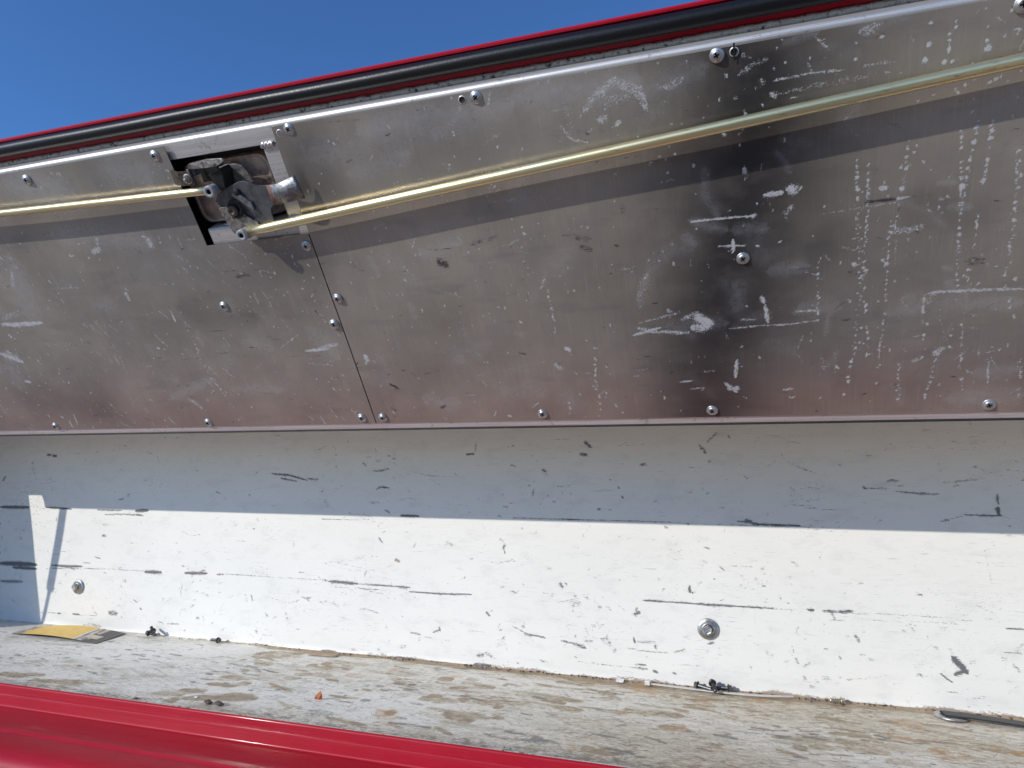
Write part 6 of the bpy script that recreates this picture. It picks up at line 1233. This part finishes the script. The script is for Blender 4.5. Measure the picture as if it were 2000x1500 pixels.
hexscrew('screw', -.0500, .8870, zs0 + .0060, -1.3, .30, .018, .0036, .0022, M['darkscrew'], 'middle screw of the three tangled ones, pointing out over the floor', G)
hexscrew('screw', -.0330, .8905, zs0 + .0015, math.pi - .15, .08, .020, .0036, .0022, M['darkscrew'], 'right one of three tangled dark screws on the white cable tie', G)
hexscrew('screw', -.8760, .8880, zs0 + .0010, .2, .15, .014, .0036, .0020, M['darkscrew'], 'left one of two dark screws heaped beside the yellow card', G)
hexscrew('screw', -.8660, .8850, zs0 + .0060, 2.6, -.35, .013, .0036, .0020, M['darkscrew'], 'upper one of two dark screws heaped beside the yellow card', G)
hexscrew('screw', -.7480, .8880, zs0 + .0006, math.pi - .1, .05, .016, .0034, .0019, M['darkscrew'], 'single dark screw lying in the seam right of the heaped pair', G)
hexscrew('brass_bolt', .0850, .8880, zs0, math.pi + .1, 0, .013, .0036, .0026, M['brass'], 'small brass coloured bolt lying in the brown seam right of the cable tie', None)

# white cable tie
pts = [(-.1240, .8895, FZ + .0012), (-.09, .8872, FZ + .0010), (-.04, .8838, FZ + .0009), (.0, .8850, FZ + .0010), (.037, .8905, FZ + .0018)]
def ribbon(name, pts, w, th, mat, taper=False, parent=None):
    bm = bmesh.new(); rows = []; P3 = [Vector(p) for p in pts]; fine = []
    for i in range(len(P3) - 1):
        a = P3[max(0, i - 1)]; b = P3[i]; c = P3[i + 1]; d = P3[min(len(P3) - 1, i + 2)]
        for k in range(8):
            t = k / 8
            fine.append(.5 * ((2 * b) + (c - a) * t + (2 * a - 5 * b + 4 * c - d) * t * t + (3 * b - a - 3 * c + d) * t ** 3))
    fine.append(P3[-1])
    for i, p in enumerate(fine):
        d = (fine[min(i + 1, len(fine) - 1)] - fine[max(0, i - 1)]).normalized(); s = Vector((-d.y, d.x, 0)).normalized() * w * .5
        if taper and i > len(fine) * .82: s = s * (1 - (i / len(fine) - .82) / .18 * .7)
        up = Vector((0, 0, th))
        rows.append([bm.verts.new(p - s), bm.verts.new(p + s), bm.verts.new(p + s + up), bm.verts.new(p - s + up)])
    for a, b in zip(rows, rows[1:]):
        for k in range(4): bm.faces.new((a[k], b[k], b[(k + 1) % 4], a[(k + 1) % 4]))
    bm.faces.new(rows[0][::-1]); bm.faces.new(rows[-1])
    return from_bm(name, bm, mat, parent)
tie = ribbon('cable_tie', pts, .0042, .0012, M['cable'], True)
place(tie, 'used white cable tie lying in the seam under three screws', 'cable tie')
bm = box_bm(-.1275, -.1205, .8860, .8930, FZ, FZ + .0052, .0008)
bmesh.ops.rotate(bm, cent=(-.124, .8895, 0), matrix=Matrix.Rotation(-.25, 3, 'Z'), verts=bm.verts)
from_bm('tie_head', bm, M['cable'], tie)
# scrap of white tape above the seam
bm = plate_bm(round_poly([(-.0046, -.003), (.0046, -.0035), (.005, .0030), (-.004, .0035)], .001), 0, .0012)
o = from_bm('white_scrap', bm, M['white'], None, Matrix.Translation((-.158, .8905, FZ + .0012)) @ Matrix.Rotation(.3, 4, 'X'))
place(o, 'small white scrap in the brown seam left of the cable tie', 'scrap')
# washer and black strap at the right
bm = lathe_bm([(.0075, 0), (.0158, 0), (.0162, .0008), (.0158, .0020), (.0080, .0020), (.0075, .0012), (.0075, 0)], 40)
o = from_bm('washer', bm, M['steel'], None, Matrix.Translation((.1890, .8800, FZ + .0003)))
place(o, 'bright steel washer at the right end of the floor, under the black strap', 'washer')
st = ribbon('strap', [(.1815, .8780, FZ + .0028), (.1870, .8775, FZ + .0030), (.22, .8720, FZ + .0034), (.27, .8660, FZ + .0020), (.33, .8600, FZ + .0010), (.46, .85, FZ + .0006)], .0150, .0016, M['strap'])
place(st, 'black ribbed nylon strap whose tip rests on the washer', 'strap')
# tan flake of wood
o = from_bm('wood_flake', plate_bm(round_poly([(-.0240, -.0050), (.0150, -.0052), (.0225, -.0030), (.0220, .0040), (.0130, .0050), (-.0150, .0032)], .004, 4), 0, .0018, .0003), M['tan'], None,
    Matrix.Translation((-.5640, .8800, FZ)) @ Matrix.Rotation(.06, 4, 'Z'))
place(o, 'flat tan wood flake lying against the back seam', 'wood chip')
# dry orange leaf scrap, standing up
bm = bmesh.new(); vs = [bm.verts.new(p) for p in ((-.0045, 0, 0), (.0012, -.002, 0), (.0050, .001, .0003), (.0040, .0010, .0062), (.0022, .0015, .0088), (-.0005, .0002, .0060), (-.0020, -.001, .0038))]
bm.faces.new(vs[:3] + vs[3:]); bmesh.ops.solidify(bm, geom=bm.faces[:], thickness=.0005)
o = from_bm('leaf_scrap', bm, M['leaf'], None, Matrix.Translation((-.4594, .7095, FZ)))
place(o, 'orange scrap of dry leaf on the bare white floor', 'leaf')
# brown debris by the lip
for x, y, s, lb in ((-.5600, .6560, 1.0, 'left dark brown crumb beside the red lip'), (-.5460, .6560, 1.15, 'right dark brown crumb beside the red lip')):
    bm = bmesh.new(); bmesh.ops.create_icosphere(bm, subdivisions=3, radius=.0042)
    for v in bm.verts:
        v.co *= 1 + .25 * math.sin(v.co.x * 900 + s * 3) * math.sin(v.co.y * 700) + rng.normal(0, .05)
        v.co = Vector((v.co.x * 1.5 * s, v.co.y * .8, v.co.z * .45))
    o = from_bm('debris_crumb', bm, M['brownbit'], None, Matrix.Translation((x, y, FZ + .0018)) @ Matrix.Rotation(-.3 * s, 4, 'Z'), True)
    place(o, lb, 'crumb', 'dark crumbs beside the red lip')
for x, y, mt, lb, nm in ((-.5886, .6700, 'white', 'tiny white paint chip on the brown patch of the floor', 'paint_chip'), (-.6475, .6440, 'cardblack', 'tiny black flake beside the red lip left of the brown crumbs', 'black_flake')):
    o = from_bm(nm, plate_bm([(-.0024, -.001), (.0020, -.0016), (.0026, .0010), (-.001, .0018)], 0, .0008), M[mt], None, Matrix.Translation((x, y, FZ)))
    place(o, lb, 'flake')
# ragged leftover curls of dirt along the back seam
bm = bmesh.new()
for _ in range(260):
    x = rng.uniform(-.55, .32) if rng.random() < .8 else rng.uniform(-1.0, .32)
    y = .8975 - abs(rng.normal(0, .004)); r_ = rng.uniform(.0004, .0013)
    vs = [bm.verts.new((x + rng.uniform(-1, 1) * r_ * 2.2, y + rng.uniform(-1, 1) * r_, FZ + .0008 + (r_ * rng.random()))) for _ in range(3)]
    top = bm.verts.new((x, y, FZ + .0008 + r_ * 1.2)); bot = bm.verts.new((x, y, FZ - .0004))
    for a, b in ((0, 1), (1, 2), (2, 0)): bm.faces.new((vs[a], vs[b], top)); bm.faces.new((vs[b], vs[a], bot))
o = from_bm('grit', bm, M['brownbit'])
tag(o, 'brown grit gathered along the seam between white wall and floor', 'grit', kind='stuff')

# ================================================================== PHOTOGRAPHER (behind the camera, seen only as a dark reflection in the door)
def person():
    root = bpy.data.objects.new('person', None); COL.objects.link(root); root.location = (.02, -.22, -1.22)
    tag(root, 'person in dark clothes standing behind the camera with both hands raised', 'person')
    cloth = m_simple('dark_cloth', (.030, .032, .040), .85, 0, .3, 60, .002)
    skin = m_simple('skin', (.45, .27, .19), .5, 0, .1, 60, .001)
    hair = m_simple('dark_hair', (.03, .022, .016), .6, 0, .3, 300, .002)
    shoe = m_simple('dark_shoe', (.02, .018, .018), .5)
    def sk(name, vs, es, rs, mt, sub=2):
        me = bpy.data.meshes.new(name); me.from_pydata(vs, es, []); me.materials.append(mt)
        o = link(name, me, root)
        m = o.modifiers.new('skin', 'SKIN'); m.use_smooth_shade = True
        for i, r in enumerate(rs):
            me.skin_vertices[0].data[i].radius = r if isinstance(r, tuple) else (r, r)
        me.skin_vertices[0].data[0].use_root = True
        o.modifiers.new('sub', 'SUBSURF').levels = sub
        o.modifiers['sub'].render_levels = sub
        return o
    for_skin = lambda me: me
    vs = [(0, 0, .95), (0, 0, 1.12), (0, 0, 1.30), (0, .0, 1.42), (0, .01, 1.50), (0, .03, 1.60), (0, .03, 1.70),
          (-.17, 0, 1.40), (-.22, .06, 1.20), (-.10, .15, 1.10), (.17, 0, 1.40), (.22, .06, 1.20), (.10, .15, 1.10),
          (-.10, 0, .88), (-.11, .03, .48), (-.11, .0, .09), (.10, 0, .88), (.12, .03, .48), (.12, .0, .09), (-.12, .12, .04), (.13, .12, .04)]
    es = [(0, 1), (1, 2), (2, 3), (3, 4), (4, 5), (5, 6), (3, 7), (7, 8), (8, 9), (3, 10), (10, 11), (11, 12), (0, 13), (13, 14), (14, 15), (0, 16), (16, 17), (17, 18), (15, 19), (18, 20)]
    rs = [(.19, .12), (.19, .115), (.20, .11), (.14, .08), .055, .085, .07, .065, .05, .032, .065, .05, .032, .11, .088, .072, .11, .088, .072, .04, .04]
    me = bpy.data.meshes.new('body'); me.from_pydata(vs, es, []); me.materials.append(cloth)
    o = link('body', me, root)
    m = o.modifiers.new('skin', 'SKIN'); m.use_smooth_shade = True
    for i, r in enumerate(rs): me.skin_vertices[0].data[i].radius = r if isinstance(r, tuple) else (r, r)
    me.skin_vertices[0].data[0].use_root = True
    s = o.modifiers.new('sub', 'SUBSURF'); s.levels = 1; s.render_levels = 1
    # head, hair, shoes and hands
    bm = bmesh.new(); bmesh.ops.create_uvsphere(bm, u_segments=24, v_segments=16, radius=.1)
    for v in bm.verts: v.co = Vector((v.co.x * .78, v.co.y * .95, v.co.z * 1.16))
    from_bm('head', bm, skin, root, Matrix.Translation((0, .05, 1.64)), True)
    bm = bmesh.new(); bmesh.ops.create_uvsphere(bm, u_segments=24, v_segments=16, radius=.108)
    for v in bm.verts: v.co = Vector((v.co.x * .80, v.co.y * .98, max(v.co.z, -.03) * 1.12))
    from_bm('hair', bm, hair, root, Matrix.Translation((0, .035, 1.665)), True)
    for sx in (-1, 1):
        tx = 'hand'
        bm = bmesh.new()
        box_bm(-.038, .038, 0, .085, -.012, .012, 0, bm)
        for k in range(4):
            x = -.030 + k * .020
            box_bm(x - .008, x + .008, .083, .083 + (.055, .066, .062, .048)[k], -.007, .009, 0, bm)
        box_bm(-.058, -.036, .02, .075, -.008, .010, 0, bm)
        mw = Matrix.Translation((sx * .095, .155, 1.10)) @ Matrix.Rotation(sx * .6, 4, 'Z') @ Matrix.Scale(sx, 4, (1, 0, 0))
        h = from_bm('hand', bm, skin, root, mw)
        b = h.modifiers.new('round', 'BEVEL'); b.width = .004; b.segments = 2
        from_bm('shoe', box_bm(sx * .115 - .045, sx * .115 + .045, -.09, .18, 0, .085, .03), shoe, root)
person()
